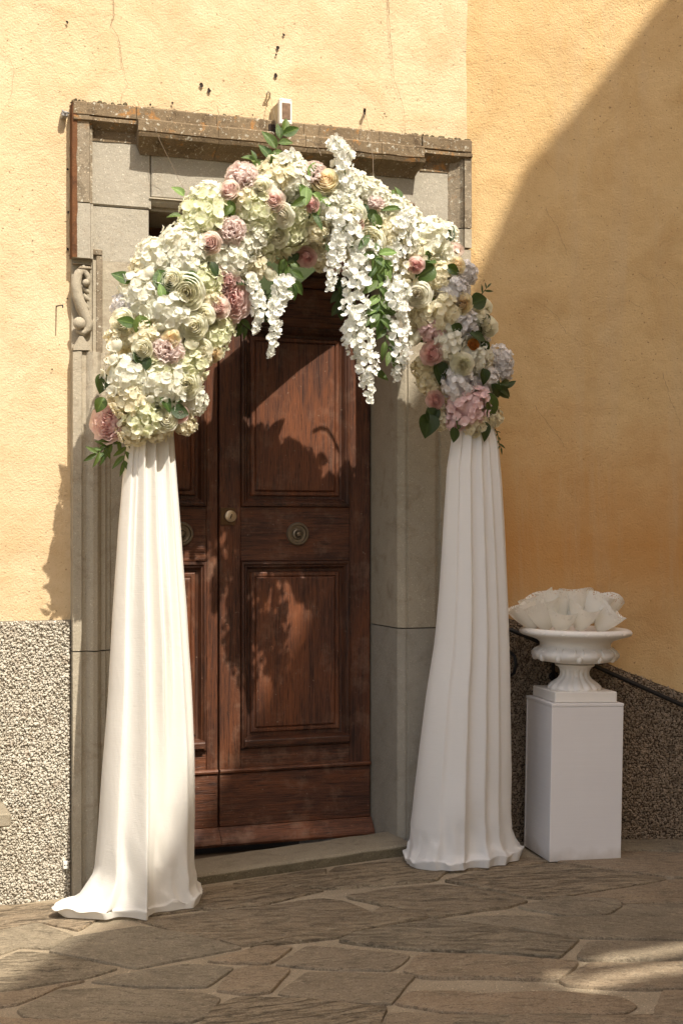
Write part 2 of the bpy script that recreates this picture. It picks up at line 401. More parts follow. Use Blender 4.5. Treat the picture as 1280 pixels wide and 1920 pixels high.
M['hp'] = m_petal('pink_hydrangea', (.90, .70, .69), (.82, .54, .55))
M['rc'] = m_petal('cream_rose', (.94, .90, .77), (.92, .83, .60))
M['rb'] = m_petal('blush_rose', (.92, .81, .73), (.78, .46, .42))
M['rk'] = m_petal('pink_rose', (.93, .73, .68), (.84, .48, .45))
M['ry'] = m_petal('peach_rose', (.93, .84, .64), (.86, .62, .34))
M['rw'] = m_petal('white_rose', (.92, .89, .80), (.90, .78, .62))
M['ro'] = m_petal('orange_rose', (.62, .30, .08), (.45, .16, .03))
M['pp'] = m_petal('pink_peony', (.96, .74, .70), (.90, .52, .50))
M['pl'] = m_petal('pale_pink_peony', (.96, .80, .76), (.93, .66, .62))
M['pw'] = m_petal('white_peony', (.94, .91, .80), (.93, .87, .70))
M['wi'] = m_petal('white_wisteria', (.91, .90, .83), (.80, .82, .66), .4)
M['lg'] = m_leaf('green_leaf', (.045, .095, .02), (.115, .17, .04)); M['ld'] = m_leaf('dark_leaf', (.018, .04, .012), (.035, .065, .02))
M['ll'] = m_leaf('light_leaf', (.14, .24, .05), (.22, .33, .10)); M['stem'] = m_simple('green_stem', (.08, .10, .035), .6)
M['core'] = m_simple('floral_foam', (.05, .07, .025), .9)
M['moss'] = m_simple('dry_moss', (.11, .085, .045), .95, var=.4)
M['hoop'] = m_simple('brown_metal_tube', (.16, .11, .075), .5, .3)

# ------------------------------------------------------------------ big structure
def nz(x, y=0, z=0, s=1.0): return mnoise.noise(Vector((x * s, y * s, z * s)))
# ground sheet
g = MB(); xs = [-60, -20, -8, -5, -3] + [(-3 + i * .25) for i in range(1, 15)] + [1, 2, 4, 8, 20, 60]; ys = [-60, -30, -15, -8, -4, -1, 1, 3, 4, 5, 6, 7, 8, 20, 60]
g.grid([[(x, y, GZ(x) - .009) for x in xs] for y in ys])
ground = link('ground', g.mesh('ground', M['mortar']), None); ground['kind'] = 'structure'

STONES = [
 [(98,1782),(137,1758),(262,1737),(339,1750),(449,1775),(350,1793),(257,1812)],
 [(-60,1822),(0,1801),(33,1784),(98,1788),(215,1814),(164,1829),(0,1855),(-60,1862)],
 [(176,1838),(262,1820),(350,1808),(433,1814),(383,1848),(262,1846)],
 [(394,1800),(492,1774),(545,1776),(503,1804)],
 [(409,1854),(441,1819),(470,1811),(541,1817),(506,1856),(470,1861)],
 [(37,1894),(109,1857),(219,1852),(383,1864),(408,1870),(383,1904),(350,1914),(150,1912),(55,1905)],
 [(383,1960),(386,1918),(408,1890),(448,1871),(560,1874),(718,1888),(700,1925),(640,1965)],
 [(527,1861),(580,1821),(771,1828),(730,1879),(620,1874)],
 [(521,1808),(580,1773),(640,1778),(763,1790),(727,1817),(600,1812)],
 [(762,1822),(791,1790),(940,1793),(1079,1803),(1041,1837),(802,1831)],
 [(639,1763),(674,1747),(812,1724),(998,1748),(1081,1759),(1041,1792),(797,1778),(696,1770)],
 [(746,1879),(775,1859),(866,1857),(897,1864),(1057,1857),(1158,1867),(1188,1884),(1163,1898),(940,1898),(823,1893)],
 [(1086,1794),(1110,1767),(1200,1766),(1345,1768),(1345,1796),(1105,1799)],
 [(1056,1839),(1110,1807),(1345,1803),(1345,1852),(1185,1851),(1066,1846)],
 [(1225,1905),(1246,1859),(1345,1861),(1345,1908)],
 [(975,1699),(1057,1682),(1153,1686),(1158,1698),(1131,1713),(1052,1712)],
 [(652,1680),(733,1667),(823,1660),(929,1673),(984,1688),(940,1700),(818,1717),(706,1692)],
 [(383,1665),(492,1654),(603,1668),(476,1697),(383,1703)],
 [(262,1722),(383,1711),(601,1684),(640,1690),(694,1709),(677,1731),(459,1770),(334,1744)],
 [(472,1772),(690,1733),(712,1700),(798,1719),(669,1742),(640,1754),(560,1764)],
 [(838,1650),(940,1631),(1036,1620),(1238,1646),(1244,1649),(1036,1683),(985,1680)],
 [(632,1626),(759,1611),(838,1630),(810,1649),(696,1659),(615,1641)],
 [(440,1655),(500,1645),(611,1629),(604,1641),(676,1661),(610,1664)],
 [(1048,1617),(1165,1597),(1345,1601),(1345,1637),(1262,1643)],
 [(1080,1680),(1250,1653),(1345,1645),(1345,1690),(1170,1692),(1160,1683)],
 [(835,1723),(950,1717),(1060,1719),(1140,1716),(1172,1696),(1345,1695),(1345,1760),(1092,1755),(1000,1743)],
 [(-60,1703),(0,1697),(104,1692),(186,1717),(142,1743),(70,1726),(0,1740),(-60,1745)],
 [(-60,1752),(0,1745),(70,1731),(132,1752),(92,1777),(35,1772),(0,1786),(-60,1795)],
 [(-60,1872),(0,1862),(156,1838),(105,1850),(30,1880),(0,1884),(-60,1896)],
 [(-60,1935),(-30,1908),(40,1912),(330,1922),(360,1932),(330,1970),(-60,1975)],
 [(1166,1571),(1230,1572),(1345,1575),(1345,1596),(1168,1592)],
 [(720,1960),(735,1900),(940,1906),(1170,1906),(1200,1918),(1190,1965)],
 [(1205,1965),(1215,1914),(1345,1918),(1345,1968)],
 [(840,1626),(900,1600),(1040,1612),(935,1626),(850,1630)],
 [(155,1690),(380,1668),(378,1702),(262,1716),(195,1713)],
]
def stone_mesh(poly, hgt, idx):
    # poly: world XY; edges roughened, top gently uneven, chamfered rim
    P = [Vector(p[:2]) for p in poly]; cc = sum(P, Vector((0, 0))) / len(P); P = [p + (p - cc).normalized() * .016 for p in P]; out = []
    for i, p in enumerate(P):
        q = P[(i + 1) % len(P)]; L = (q - p).length; k = max(1, int(L / .022))
        nrm = Vector((-(q - p).y, (q - p).x)).normalized()
        for j in range(k):
            c = p + (q - p) * (j / k); c = c + nrm * (.007 * nz(c.x, c.y, idx, 14) + .005 * nz(c.x, c.y, 9, 45)); out.append(c)
    # round the corners a little
    for _ in range(1): out = [(out[i - 1] + out[i] * 3 + out[(i + 1) % len(out)]) / 5 for i in range(len(out))]
    cen = sum(out, Vector((0, 0))) / len(out); n = len(out); mb = MB(); rows = []
    tx, ty = random.uniform(-.006, .006), random.uniform(-.004, .004)
    def tz(p): return GZ(p.x) + hgt + tx * (p.x - cen.x) + ty * (p.y - cen.y) + .0028 * nz(p.x, p.y, idx, 9)
    for k, (sh, dz) in enumerate(((0, -.03), (0.0, -.006), (.002, -.001), (.006, 0))):
        rows.append([(*(c + (cen - c).normalized() * sh), (GZ(c.x) - .03) if k == 0 else tz(c) + dz) for c in out])
    for f in (.25, .5, .75): rows.append([(*(c + (cen - c) * f), tz(c + (cen - c) * f)) for c in out])
    b = mb.n; mb.grid(rows, wrap=True); last = 6 * n
    mb.v.append(np.array([[cen.x, cen.y, tz(cen)]])); mb.t.append(np.array([.5])); ci = mb.n; mb.n += 1
    for j in range(n): mb.f.append((last + j, last + (j + 1) % n, ci))
    mb.fixn = True
    return mb
pav = Thing('pavement', None, None, (0, 0, 0), 'W', kind='structure')
for i, s in enumerate(STONES):
    P = [PG(*p) for p in s]; mb = stone_mesh(P, random.uniform(-.001, .004), i * 3.7)
    pav.part('paving_stone', mb, M['pave'][0 if i in (1, 10, 16, 18, 19) else 1 if i in (20, 21, 22, 6, 34, 17, 26) else (2, 3, 2, 3, 3)[i % 5]], smooth=35)
# more paving towards and beside the camera
ox = -4.2
rowy = 4.12
for r in range(9):
    y1 = rowy; y0 = rowy - random.uniform(.28, .42); x = -4.2 + random.uniform(-.3, .2)
    while x < 4.0:
        x1 = x + random.uniform(.35, .8)
        q = [(x + .02, y0 + .012 + .03 * nz(x, y0, 0, 3)), (x1 - .012, y0 + .012 + .03 * nz(x1, y0, 0, 3)), (x1 + .03, y1 - .012 + .03 * nz(x1, y1, 0, 3)), (x + .05, y1 - .012 + .03 * nz(x, y1, 0, 3))]
        pav.part('paving_stone', stone_mesh([(a, b) for a, b in q], 0.001, x * 5 + r), M['pave'][random.randrange(4)], smooth=35)
        x = x1
    rowy = y0
for side in (-1, 1):
    y = 4.15
    while y < (5.4 if side < 0 else 6.3):
        y2 = y + random.uniform(.25, .4); x = -1.62 if side < 0 else 1.66
        for k in range(4):
            x2 = x + side * random.uniform(.4, .7); q = [(x + side * .02, y + .01), (x2, y + .01), (x2 + .04, y2 - .01), (x + side * .02 + .04 * (k > 0), y2 - .01)]
            pav.part('paving_stone', stone_mesh(q, .001, y * 9 + k), M['pave'][random.randrange(4)], smooth=35)
            x = x2
        y = y2

# facade wall (facade frame)
PLT = 1.143      # top of the pebbledash
xl = PF(133, 500).x; xr = W2F((XC, YR, 0)).x; ztop = PF(133, 195).z; zopen = PF(277, 390).z
xo0 = PF(277, 500).x; xo1 = PF(745, 1000).x
print('portal', xl, xo0, xo1, xr, ztop, zopen)
wall = Thing('plaster_wall', 'sunlit yellow ochre plastered front wall with cracks and nail holes around the door', 'wall', (xl, 0, 0))
p = MB()
def wavy_wall(mb, x0, x1, z0, z1, y, edge=None):
    nx = max(2, int((x1 - x0) / .05)); nzn = max(2, int((z1 - z0) / .05)); P = []
    for i in range(nzn + 1):
        z = z0 + (z1 - z0) * i / nzn
        P.append([(x, y + .006 * nz(x, z, 3, 1.3) + .002 * nz(x, z, 5, 7), z) for x in np.linspace(x0, x1, nx + 1)])
    mb.grid(P)
wavy_wall(p, -7.5, xl + .02, PLT, ztop, 0)
wavy_wall(p, -7.5, xr + .02, ztop - .012, 6.5, 0)
p.box((-7.5, .06, -.3), (xl + .02, .5, 6.5)); p.box((xl + .021, .35, ztop + .05), (xr, .5, 6.5))
p.box((-7.5, .5, 6.3), (xr, 1.6, 6.5))
wall.part('plaster', p, M['plaster'], smooth=True)
# pebbledash plinth on the facade
def pebbles(mb, pts, r, nrm=(0, -1, 0)):
    t = (1 + 5 ** .5) / 2
    iv = np.array([(-1, t, 0), (1, t, 0), (-1, -t, 0), (1, -t, 0), (0, -1, t), (0, 1, t), (0, -1, -t), (0, 1, -t), (t, 0, -1), (t, 0, 1), (-t, 0, -1), (-t, 0, 1)], float); iv /= np.linalg.norm(iv[0])
    fi = np.array([(0, 11, 5), (0, 5, 1), (0, 1, 7), (0, 7, 10), (0, 10, 11), (1, 5, 9), (5, 11, 4), (11, 10, 2), (10, 7, 6), (7, 1, 8), (3, 9, 4), (3, 4, 2), (3, 2, 6), (3, 6, 8), (3, 8, 9), (4, 9, 5), (2, 4, 11), (6, 2, 10), (8, 6, 7), (9, 8, 1)])
    n = len(pts); rs = r * np.random.uniform(.55, 1.35, (n, 1, 1)) * np.random.uniform(.65, 1.2, (n, 1, 3))
    a = np.random.uniform(0, 2 * PI, n); ca, sa = np.cos(a), np.sin(a)
    v = iv[None] * rs * np.random.uniform(.8, 1.15, (n, 12, 1))
    x = v[:, :, 0] * ca[:, None] - v[:, :, 2] * sa[:, None]; z = v[:, :, 0] * sa[:, None] + v[:, :, 2] * ca[:, None]
    v = np.stack([x, v[:, :, 1] * .9, z], 2) + np.asarray(pts)[:, None, :]
    f = (fi[None] + (np.arange(n) * 12)[:, None, None]).reshape(-1, 3)
    mb.add(v.reshape(-1, 3), f.tolist())
p = MB(); p.box((-7.5, -.012, -.4), (xl - .003, .055, PLT + .002)); wall.part('plinth', p, M['render'])
def scatter(x0, x1, z0, z1, d, fn=None, ybase=-.016):
    pts = []; nxx = int((x1 - x0) / d); nzz = int((z1 - z0) / d)
    for i in range(nxx):
        for j in range(nzz):
            x = x0 + (i + .5 + (j % 2) * .5 + random.uniform(-.38, .38)) * d; z = z0 + (j + .5 + random.uniform(-.38, .38)) * d
            if fn is None or fn(x, z): pts.append((x, ybase + random.uniform(-.005, .004), z))
    return pts
p = MB(); pebbles(p, scatter(-1.72, xl - .006, -.05, PLT + .006, .0080, lambda x, z: z < PLT + .006 * nz(x, 0, 0, 25) + random.uniform(-.006, .003)), .0053)
wall.part('pebbledash', p, M['peb'], kind='stuff')
# cracks, holes
def ribbon(mb, pts, wd, y, jit=.004, key=0):
    out = []
    for a, b in zip(pts[:-1], pts[1:]):
        a, b = Vector(a), Vector(b); k = max(2, int((b - a).length / .012))
        for j in range(k): out.append(a + (b - a) * j / k)
    out.append(Vector(pts[-1])); P = []
    for i, q in enumerate(out):
        q = q + Vector((jit * nz(q.x * 3, q.z, key, 22) + jit * .7 * nz(q.x, q.z, key, 90), 0, jit * .6 * nz(q.z, q.x, key + 3, 40)))
        ww = wd * (.55 + .9 * abs(nz(q.x, q.z, key + 7, 25))) * (1 - .6 * i / len(out))
        P.append([(q.x - ww, y, q.z), (q.x, y - .0006, q.z), (q.x + ww, y, q.z)])
    mb.grid(P)
CR = [([(211,-20),(214,30),(208,48),(222,70),(228,110),(233,140),(240,158),(228,180),(226,196)], .0022),
      ([(727,-20),(728,40),(733,100),(738,150),(752,190),(757,215),(758,250)], .0024),
      ([(0,88),(18,110),(26,132),(24,170),(3,215)], .0011), ([(26,130),(50,122),(65,116)], .0010), ([(240,158),(252,166),(262,172)], .001)]
for i, (c, wd) in enumerate(CR):
    p = MB(); ribbon(p, [PF(a, b, -.002) for a, b in c], wd * .55, -.0078, key=i * 5); wall.part('crack', p, M['crack'])
for (hx, hy, hr) in [(126,42,5),(377,160,7),(391,170,8),(531,66,5),(520,90,7),(517,103,4),(516,142,7),(323,194,4),(720,214,3),(98,693,3),(282,197,4),(473,216,3),(61,452,2),(128,398,4),(127,318,4),(127,468,5),(126,560,3)]:
    c = PF(hx, hy, -.004); p = MB(); rr = hr / 620; ring = [(c.x + rr * math.cos(a) * random.uniform(.5, 1.1) * .8, -.0085, c.z + rr * math.sin(a) * random.uniform(.6, 1.15)) for a in np.linspace(0, 2 * PI, 9)[:-1]]
    p.add(ring + [(c.x, -.006, c.z)], [(k, (k + 1) % 8, 8) for k in range(8)]); wall.part('hole', p, M['hole'])

# right wall (world frame)
rwall = Thing('side_wall', 'ochre plastered wall right of the arch crossed by the diagonal shadow edge', 'wall', (XC, YR, 0), 'W')
p = MB()
def rl(X):                         # top of the dark plinth, falling to the right
    a = PW(960, 1160, YR); b = PW(1115, 1236, YR); c = PW(1280, 1300, YR); d = PW(1500, 1392, YR)
    pts = [(XC - 1, a.z), (a.x, a.z), (b.x, b.z), (c.x, c.z), (d.x, d.z), (6, d.z - 1.2)]
    return float(np.interp(X, [q[0] for q in pts], [q[1] for q in pts])) + .006 * nz(X, 0, 0, 18)
Xs = np.concatenate([np.linspace(XC - .02, 2.6, 60), np.linspace(2.7, 3.58, 6)])
rows = []
for k in range(64):
    f = k / 63; rows.append([(X, YR + .006 * nz(X, f * 5, 3, 1.3), rl(X) + (6.5 - rl(X)) * f) for X in Xs])
p.grid(rows); p.box((XC - .02, YR + .05, -.4), (3.58, YR + .5, 6.5)); p.box((XC - .02, YR + .5, 6.3), (3.58, YR + 1.6, 6.5))
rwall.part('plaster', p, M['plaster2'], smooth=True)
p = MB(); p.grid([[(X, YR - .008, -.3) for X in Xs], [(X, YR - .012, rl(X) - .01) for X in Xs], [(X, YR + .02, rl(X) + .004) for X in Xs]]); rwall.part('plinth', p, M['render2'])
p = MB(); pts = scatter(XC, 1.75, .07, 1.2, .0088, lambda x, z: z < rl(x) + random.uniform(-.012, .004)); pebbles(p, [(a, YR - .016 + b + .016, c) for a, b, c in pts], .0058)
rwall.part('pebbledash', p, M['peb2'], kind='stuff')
RC = [([(1196,512),(1215,525),(1240,515),(1262,540),(1300,545)], .0013), ([(1020,390),(1045,430),(1062,480)], .0009), ([(1000,560),(1040,590),(1060,625),(1110,655)], .0009),
      ([(1150,568),(1180,565),(1205,580)], .0009), ([(1000,760),(1060,840),(1110,835),(1160,850),(1200,845),(1250,830)], .001), ([(975,945),(1010,950),(1050,946)], .0009),
      ([(1085,500),(1150,490),(1196,515)], .0007), ([(1110,710),(1165,718),(1200,705)], .0008), ([(1020,300),(1045,328),(1062,332)], .0008), ([(1240,700),(1260,760),(1275,800)], .0008)]
for i, (c, wd) in enumerate(RC):
    p = MB(); ribbon(p, [PW(a, b, YR) for a, b in c], wd * 1.0, YR - .008, .008, 40 + i); rwall.part('crack', p, M['crack'])

# building on the right outside the frame: its gable rake throws the big shadow
SX = 3.6
prof = []
for (hx, hy, where) in [(1240,0,'r'),(1100,180,'r'),(985,310,'r'),(885,530,'r'),(372,1420,'d'),(300,1620,'d'),(230,1715,'g'),(110,1780,'g'),(0,1850,'g')]:
    if where == 'r': P = PW(hx, hy, YR)
    elif where == 'd': P = F2W(PF(hx, hy, -.42))
    else: P = PG(hx, hy)
    t = (SX - P.x) / SUN.x; q = P + SUN * t; prof.append((q.y, q.z))
prof.sort(); print('rake', [(round(a, 2), round(b, 2)) for a, b in prof])
(ya, za), (yb, zb) = prof[0], prof[-1]
prof = [(-16, -1), (-16, za - 1.5), (ya - 5.2, za + 2.4)] + prof + [(YR + .3, max(4.5, zb - (YR + .3 - yb) * .9)), (YR + .3, -1)]
from mathutils.geometry import tessellate_polygon
holes = []  # openings invented in the gable, sun-aligned, to cast light flecks on the paving
for hq in ([(1018, 1829), (1040, 1821), (1080, 1819), (1050, 1833)], [(1085, 1812), (1150, 1797), (1225, 1790), (1345, 1775), (1345, 1787), (1220, 1803), (1150, 1810)],
           [(1060, 1838), (1130, 1822), (1215, 1812), (1345, 1803), (1345, 1816), (1220, 1826), (1150, 1838), (1105, 1846)]):
    hl = []
    for hx, hy in hq:
        P = PG(hx, hy + (hy - 1815) * .45); q = P + SUN * ((SX - P.x) / SUN.x); hl.append((q.y, q.z))
    holes.append(hl)
dt = .10 / SUN.x; dY_, dZ_ = SUN.y * dt, SUN.z * dt
loops = [[Vector((0, a, b)) for a, b in prof]] + [[Vector((0, a, b)) for a, b in h] for h in holes]
tri = tessellate_polygon(loops); flat = [v for l in loops for v in l]; nO = len(prof)
V1 = [(SX, v.y, v.z) for v in flat]; V2 = [(SX + .10, v.y + (0 if i < nO else dY_), v.z + (0 if i < nO else dZ_)) for i, v in enumerate(flat)]
p = MB(); N_ = len(flat); Fq = [tuple(t) for t in tri] + [tuple(i + N_ for i in t[::-1]) for t in tri]; k0 = 0
for l in loops:
    for i in range(len(l)): j = (i + 1) % len(l); Fq.append((k0 + i, k0 + j, k0 + j + N_, k0 + i + N_))
    k0 += len(l)
p.add(V1 + V2, Fq)
nb = Thing('side_building', 'tall ochre gable wall of the building to the right that shades the arch', 'building', (SX, 0, 0), 'W')
nb.part('gable_wall', p, M['plaster'])

# ------------------------------------------------------------------ stone portal
por = Thing('stone_door_frame', 'grey stone door surround with moulded cornice and orange lichen', 'door frame', (xl, 0, 0))
zj1 = PF(133, 384).z; zj2 = PF(133, 1220).z; zjr = PF(745, 1178).z; zjr2 = PF(850, 432).z
G = .0025
def ux(px): return PF(px, 1000).x
# left jamb section (x, y): outer moulded band then flat field, reveal back to the door
def jamb_l(moulded):
    if moulded: return [(xl, .3), (xl, -.055), (ux(149), -.060), (ux(151), -.048), (ux(158), -.046), (ux(163), -.060), (ux(170), -.068), (ux(178), -.066), (ux(184), -.052), (ux(187), -.040), (ux(195), -.040), (ux(197), -.028), (ux(204), -.028), (ux(206), -.022), (xo0, -.022), (xo0, .3)]
    return [(xl, .3), (xl, -.058), (ux(143), -.060), (ux(165), -.060), (ux(167), -.050), (ux(171), -.050), (ux(172), -.024), (ux(176), -.020), (xo0, -.020), (xo0, .3)]
zc1 = PF(150, 488).z; zc0 = PF(150, 662).z
p = MB(); p.extrude(jamb_l(True), 'z', -.05, zj2 - G, 60).rough(.0022); por.part('jamb_block', p, M['stone'], smooth=25)
p = MB(); p.extrude(jamb_l(True), 'z', zj2 + G, zc0, 60).rough(.0022); por.part('jamb_block', p, M['stone'], smooth=25)
sh = [(xl, .3), (xl, -.022), (ux(172), -.022), (ux(172), -.030), (ux(190), -.030), (ux(191), -.022), (xo0, -.022), (xo0, .3)]
p = MB(); p.extrude(sh, 'z', zc0 + .001, zc1 - .001, 4); por.part('jamb_block', p, M['stone'], smooth=25)
p = MB(); p.extrude(jamb_l(False), 'z', zc1, zj1 - G, 6); por.part('jamb_block', p, M['stone_face'], smooth=25)
# little ledges beside the scroll
p = MB(); p.box((ux(160), -.036, PF(0, 470).z), (ux(190), -.018, PF(0, 458).z), .004); p.box((ux(178), -.034, zc0), (ux(190), -.018, PF(0, 470).z - .002), .003)
por.part('ear_fillet', p, M['upright'])
# scroll console
p = MB(); q0 = lambda a, b, y=-.04: PF(a, b, y)
p.tube([q0(160, 500), q0(148, 512), q0(143, 530), q0(145, 552), q0(152, 575), q0(160, 592), q0(166, 605), q0(166, 616), q0(157, 624), q0(147, 620), q0(143, 610)], [.012, .018, .022, .024, .024, .022, .020, .018, .015, .011, .006], 10)
p.tube([q0(152, 505), q0(160, 509), q0(166, 520), q0(165, 532), q0(158, 534)], [.016, .014, .012, .011, .013], 10)
p.tube([q0(155, 540), q0(163, 546), q0(168, 550)], [.008, .011, .004], 8); p.tube([q0(156, 552), q0(163, 560), q0(168, 564)], [.008, .011, .004], 8)
p.tube([q0(157, 566), q0(163, 575), q0(167, 580)], [.006, .009, .003], 8)
p.lathe([(.001, 0), (.020, .004), (.026, .012), (.020, .022), (.001, .026)], (*q0(148, 607, -.045)[:2], q0(148, 607).z), 14, axis='y')
p.lathe([(.001, 0), (.012, .002), (.015, .010), (.010, .018), (.001, .020)], (*q0(161, 531, -.045)[:2], q0(161, 531).z), 12, axis='y')
por.part('scroll_console', p, M['stone'], smooth=50)
p = MB(); a = q0(134, 494, 0); b = q0(169, 500, 0); p.box((a.x, -.05, b.z), (b.x, -.02, PF(0, 489).z), .004); p.box((a.x + .02, -.058, PF(0, 502).z), (b.x, -.02, PF(0, 493).z), .012)
por.part('console_block', p, M['upright'], smooth=40)
p = MB(); a = PF(136, 658, -.03); b = PF(168, 658, -.03); c = PF(150, 632, -.03)
p.extrude([(a.x, a.z), (b.x, b.z), (b.x, b.z + .012), (c.x + .008, c.z), (c.x - .006, c.z), (a.x, a.z + .012)], 'y', -.06, -.02); por.part('pendant', p, M['stone'])
# rusty left flank
p = MB(); Pz = np.linspace(zc1, ztop - .01, 30); rows = [[(xl - .004 - .004 * abs(nz(z, 0, 0, 20)), -.004, z), (xl - .003, -.063, z), (xl + .016 + .006 * nz(z, 0, 4, 15), -.0635 , z)] for z in Pz]; p.grid(rows); por.part('rusty_edge', p, M['rust'])
# lintel face blocks
xj = ux(281)
zl0 = zj1 + G
def block(name, x0, x1, z0, z1, y0, mat, e=.006):
    p = MB(); p.box((x0, y0, z0), (x1, .3, z1), e); return por.part(name, p, M[mat])
block('lintel_block', ux(168), xj - .0015, zl0, ztop - .05, -.024, 'stone_face')
p = MB(); p.box((xj + .0015, -.0235, PF(281, 372).z), (ux(520), .3, ztop - .05), .005); p.box((xo0 + .001, -.022, PF(281, 372).z - .0005), (ux(281) + .001, .3, zl0 + .001)); por.part('lintel_block', p, M['stone_face'])
block('lintel_block', ux(520) + .002, ux(845), PF(281, 372).z, ztop - .05, -.0235, 'stone_face')
# opening head moulding
zt = PF(281, 372).z
p = MB(); p.extrude([(.3, zt - .001), (-.028, zt - .001), (-.030, zt - .006), (-.020, zt - .009), (-.018, zt - .02), (-.008, zt - .034), (.01, zt - .038), (.01, zt - .05), (.3, zt - .05)], 'x', xo0 + .001, xo1 - .001, 10); por.part('head_moulding', p, M['stone'], smooth=25)
# outer uprights of the upper frame
zb = PF(140, 384).z
p = MB(); p.extrude([(xl, .28), (xl, -.060), (ux(163), -.062), (ux(165), -.050), (ux(170), -.048), (ux(170), .28)], 'z', zl0, ztop - .045, 8); por.part('frame_upright', p, M['upright'], smooth=25)
x8 = ux(873)
def jr(): return [(ux(835), .2), (ux(835), -.024), (ux(838), -.030), (ux(846), -.034), (ux(854), -.046), (ux(857), -.060), (ux(859), -.050), (ux(860), -.062), (x8, -.062), (x8, .2)]
p = MB(); p.extrude(jr(), 'z', zjr2 + G, ztop - .045, 30).rough(.002); por.part('frame_upright', p, M['upright'], smooth=25)
p = MB(); p.extrude(jr(), 'z', PF(850, 468).z, zjr2 - G, 3); por.part('frame_upright', p, M['stone'], smooth=25)
# cornice: ears and projecting middle
def corn(x0, x1, zt_, k, zoff):
    pf = [(.2, zt_), (-.060 * k, zt_), (-.066 * k, zt_ - .004), (-.066 * k, zt_ - .052 + zoff), (-.050 * k, zt_ - .054 + zoff), (-.050 * k, zt_ - .060 + zoff), (-.072 * k, zt_ - .062 + zoff), (-.072 * k, zt_ - .076 + zoff), (-.060 * k, zt_ - .082 + zoff), (-.046 * k, zt_ - .094 + zoff), (-.030 - .012 * (k - 1), zt_ - .104 + zoff), (-.028, zt_ - .146 + zoff), (.2, zt_ - .146 + zoff)]
    p = MB(); p.extrude(pf, 'x', x0, x1, max(2, int((x1 - x0) / .06)))
    V = p.v[-1]
    for r in V: r[1] += .003 * nz(r[0], r[2], 1, 12); r[2] += .003 * nz(r[0], r[1], 5, 16)
    return p
por.part('cornice_ear', corn(xl + .001, ux(258), ztop - .002, 1.0, 0.0), M['cornice'], smooth=28)
por.part('cornice_ear', corn(ux(782), x8 - .001, ztop - .002, 1.0, 0.0), M['cornice'], smooth=28)
xc0, xc1 = ux(250), ux(779)
zc = ztop - .002
pf = [(.2, zc), (-.068, zc), (-.072, zc - .006), (-.072, zc - .056), (-.098, zc - .058), (-.103, zc - .064), (-.103, zc - .108), (-.090, zc - .110), (-.090, zc - .116), (-.118, zc - .118), (-.112, zc - .134), (-.098, zc - .140), (-.076, zc - .150), (-.056, zc - .158), (-.048, zc - .163), (-.034, zc - .180), (-.032, zc - .186), (.2, zc - .186)]
cuts = [xc0, ux(398), ux(560), ux(700), xc1]
for i, (a, b) in enumerate(zip(cuts[:-1], cuts[1:])):
    p = MB(); p.extrude(pf, 'x', a + .001, b - .001, 8); V = p.v[-1]
    e0, e1 = (i == 0), (i == 3)
    for r in V:
        inn = max(0, (-.118 - r[1]) + .055)          # ends taper back under the cove
        if r[2] < zc - .136:
            tt = (zc - .136 - r[2]) / .076
            if e0 and r[0] < a + .004: r[0] += .035 * tt
            if e1 and r[0] > b - .004: r[0] -= .035 * tt
        r[1] += .004 * nz(r[0], r[2], 1, 12) + .002 * nz(r[0], r[2], 8, 45); r[2] += .0035 * nz(r[0], r[1], 5, 14)
    por.part('cornice_block', p, M['cornice'], smooth=28)
# dark patch at the cornice below the light box
p = MB(); a = PF(504, 238, -.075); b = PF(531, 262, -.075); p.box((a.x, -.078, b.z), (b.x, -.06, a.z + .012)); por.part('dark_patch', p, M['hole'])
# right jamb: face, bead, reveal
xrf = xo1
def jamb_r(x_end): return [(xrf + .001, .335), (xrf - .001, .02), (xrf + .001, .006), (xrf + .012, -.006), (xrf + .030, -.016), (xrf + .040, -.014), (xrf + .042, -.022), (ux(812), -.022), (ux(814), -.012), (ux(820), -.012), (ux(822), -.026), (ux(832), -.030), (ux(845), -.045), (ux(858), -.055), (x_end, -.055), (x_end, .335)]
p = MB(); p.extrude(jamb_r(x8), 'z', .02, zjr - G, 60).rough(.002); por.part('jamb_block', p, M['stone_grey'], smooth=25)
p = MB(); p.extrude(jamb_r(x8 - .001), 'z', zjr + G, PF(850, 470).z - .002, 60).rough(.002); por.part('jamb_block', p, M['stone'], smooth=25)
p = MB(); p.extrude([(xrf + .002, .335), (xrf + .002, -.0215), (ux(834), -.0215), (ux(834), .335)], 'z', PF(850, 470).z, zt - .001, 3); por.part('jamb_block', p, M['stone_face'])
# mortar backing to fill joints, plaster crumbs at the right edge
p = MB(); p.box((xl + .01, -.012, .0), (xo0 - .01, .29, zt)); p.box((xrf + .02, -.008, .05), (x8 - .01, .29, zt)); p.box((xl + .02, -.01, zt + .01), (x8 - .01, .29, ztop - .02)); por.part('joint_mortar', p, M['hole'])
# jamb returns behind
p = MB(); p.box((xo0 - .2, .301, -.05), (xo0 - .002, .42, zt)); p.box((xrf + .002, .34, -.05), (xrf + .3, .42, zt)); p.box((xo0 - .2, .301, zt - .049), (xrf + .3, .42, zt + .2)); por.part('reveal_back', p, M['stone'])

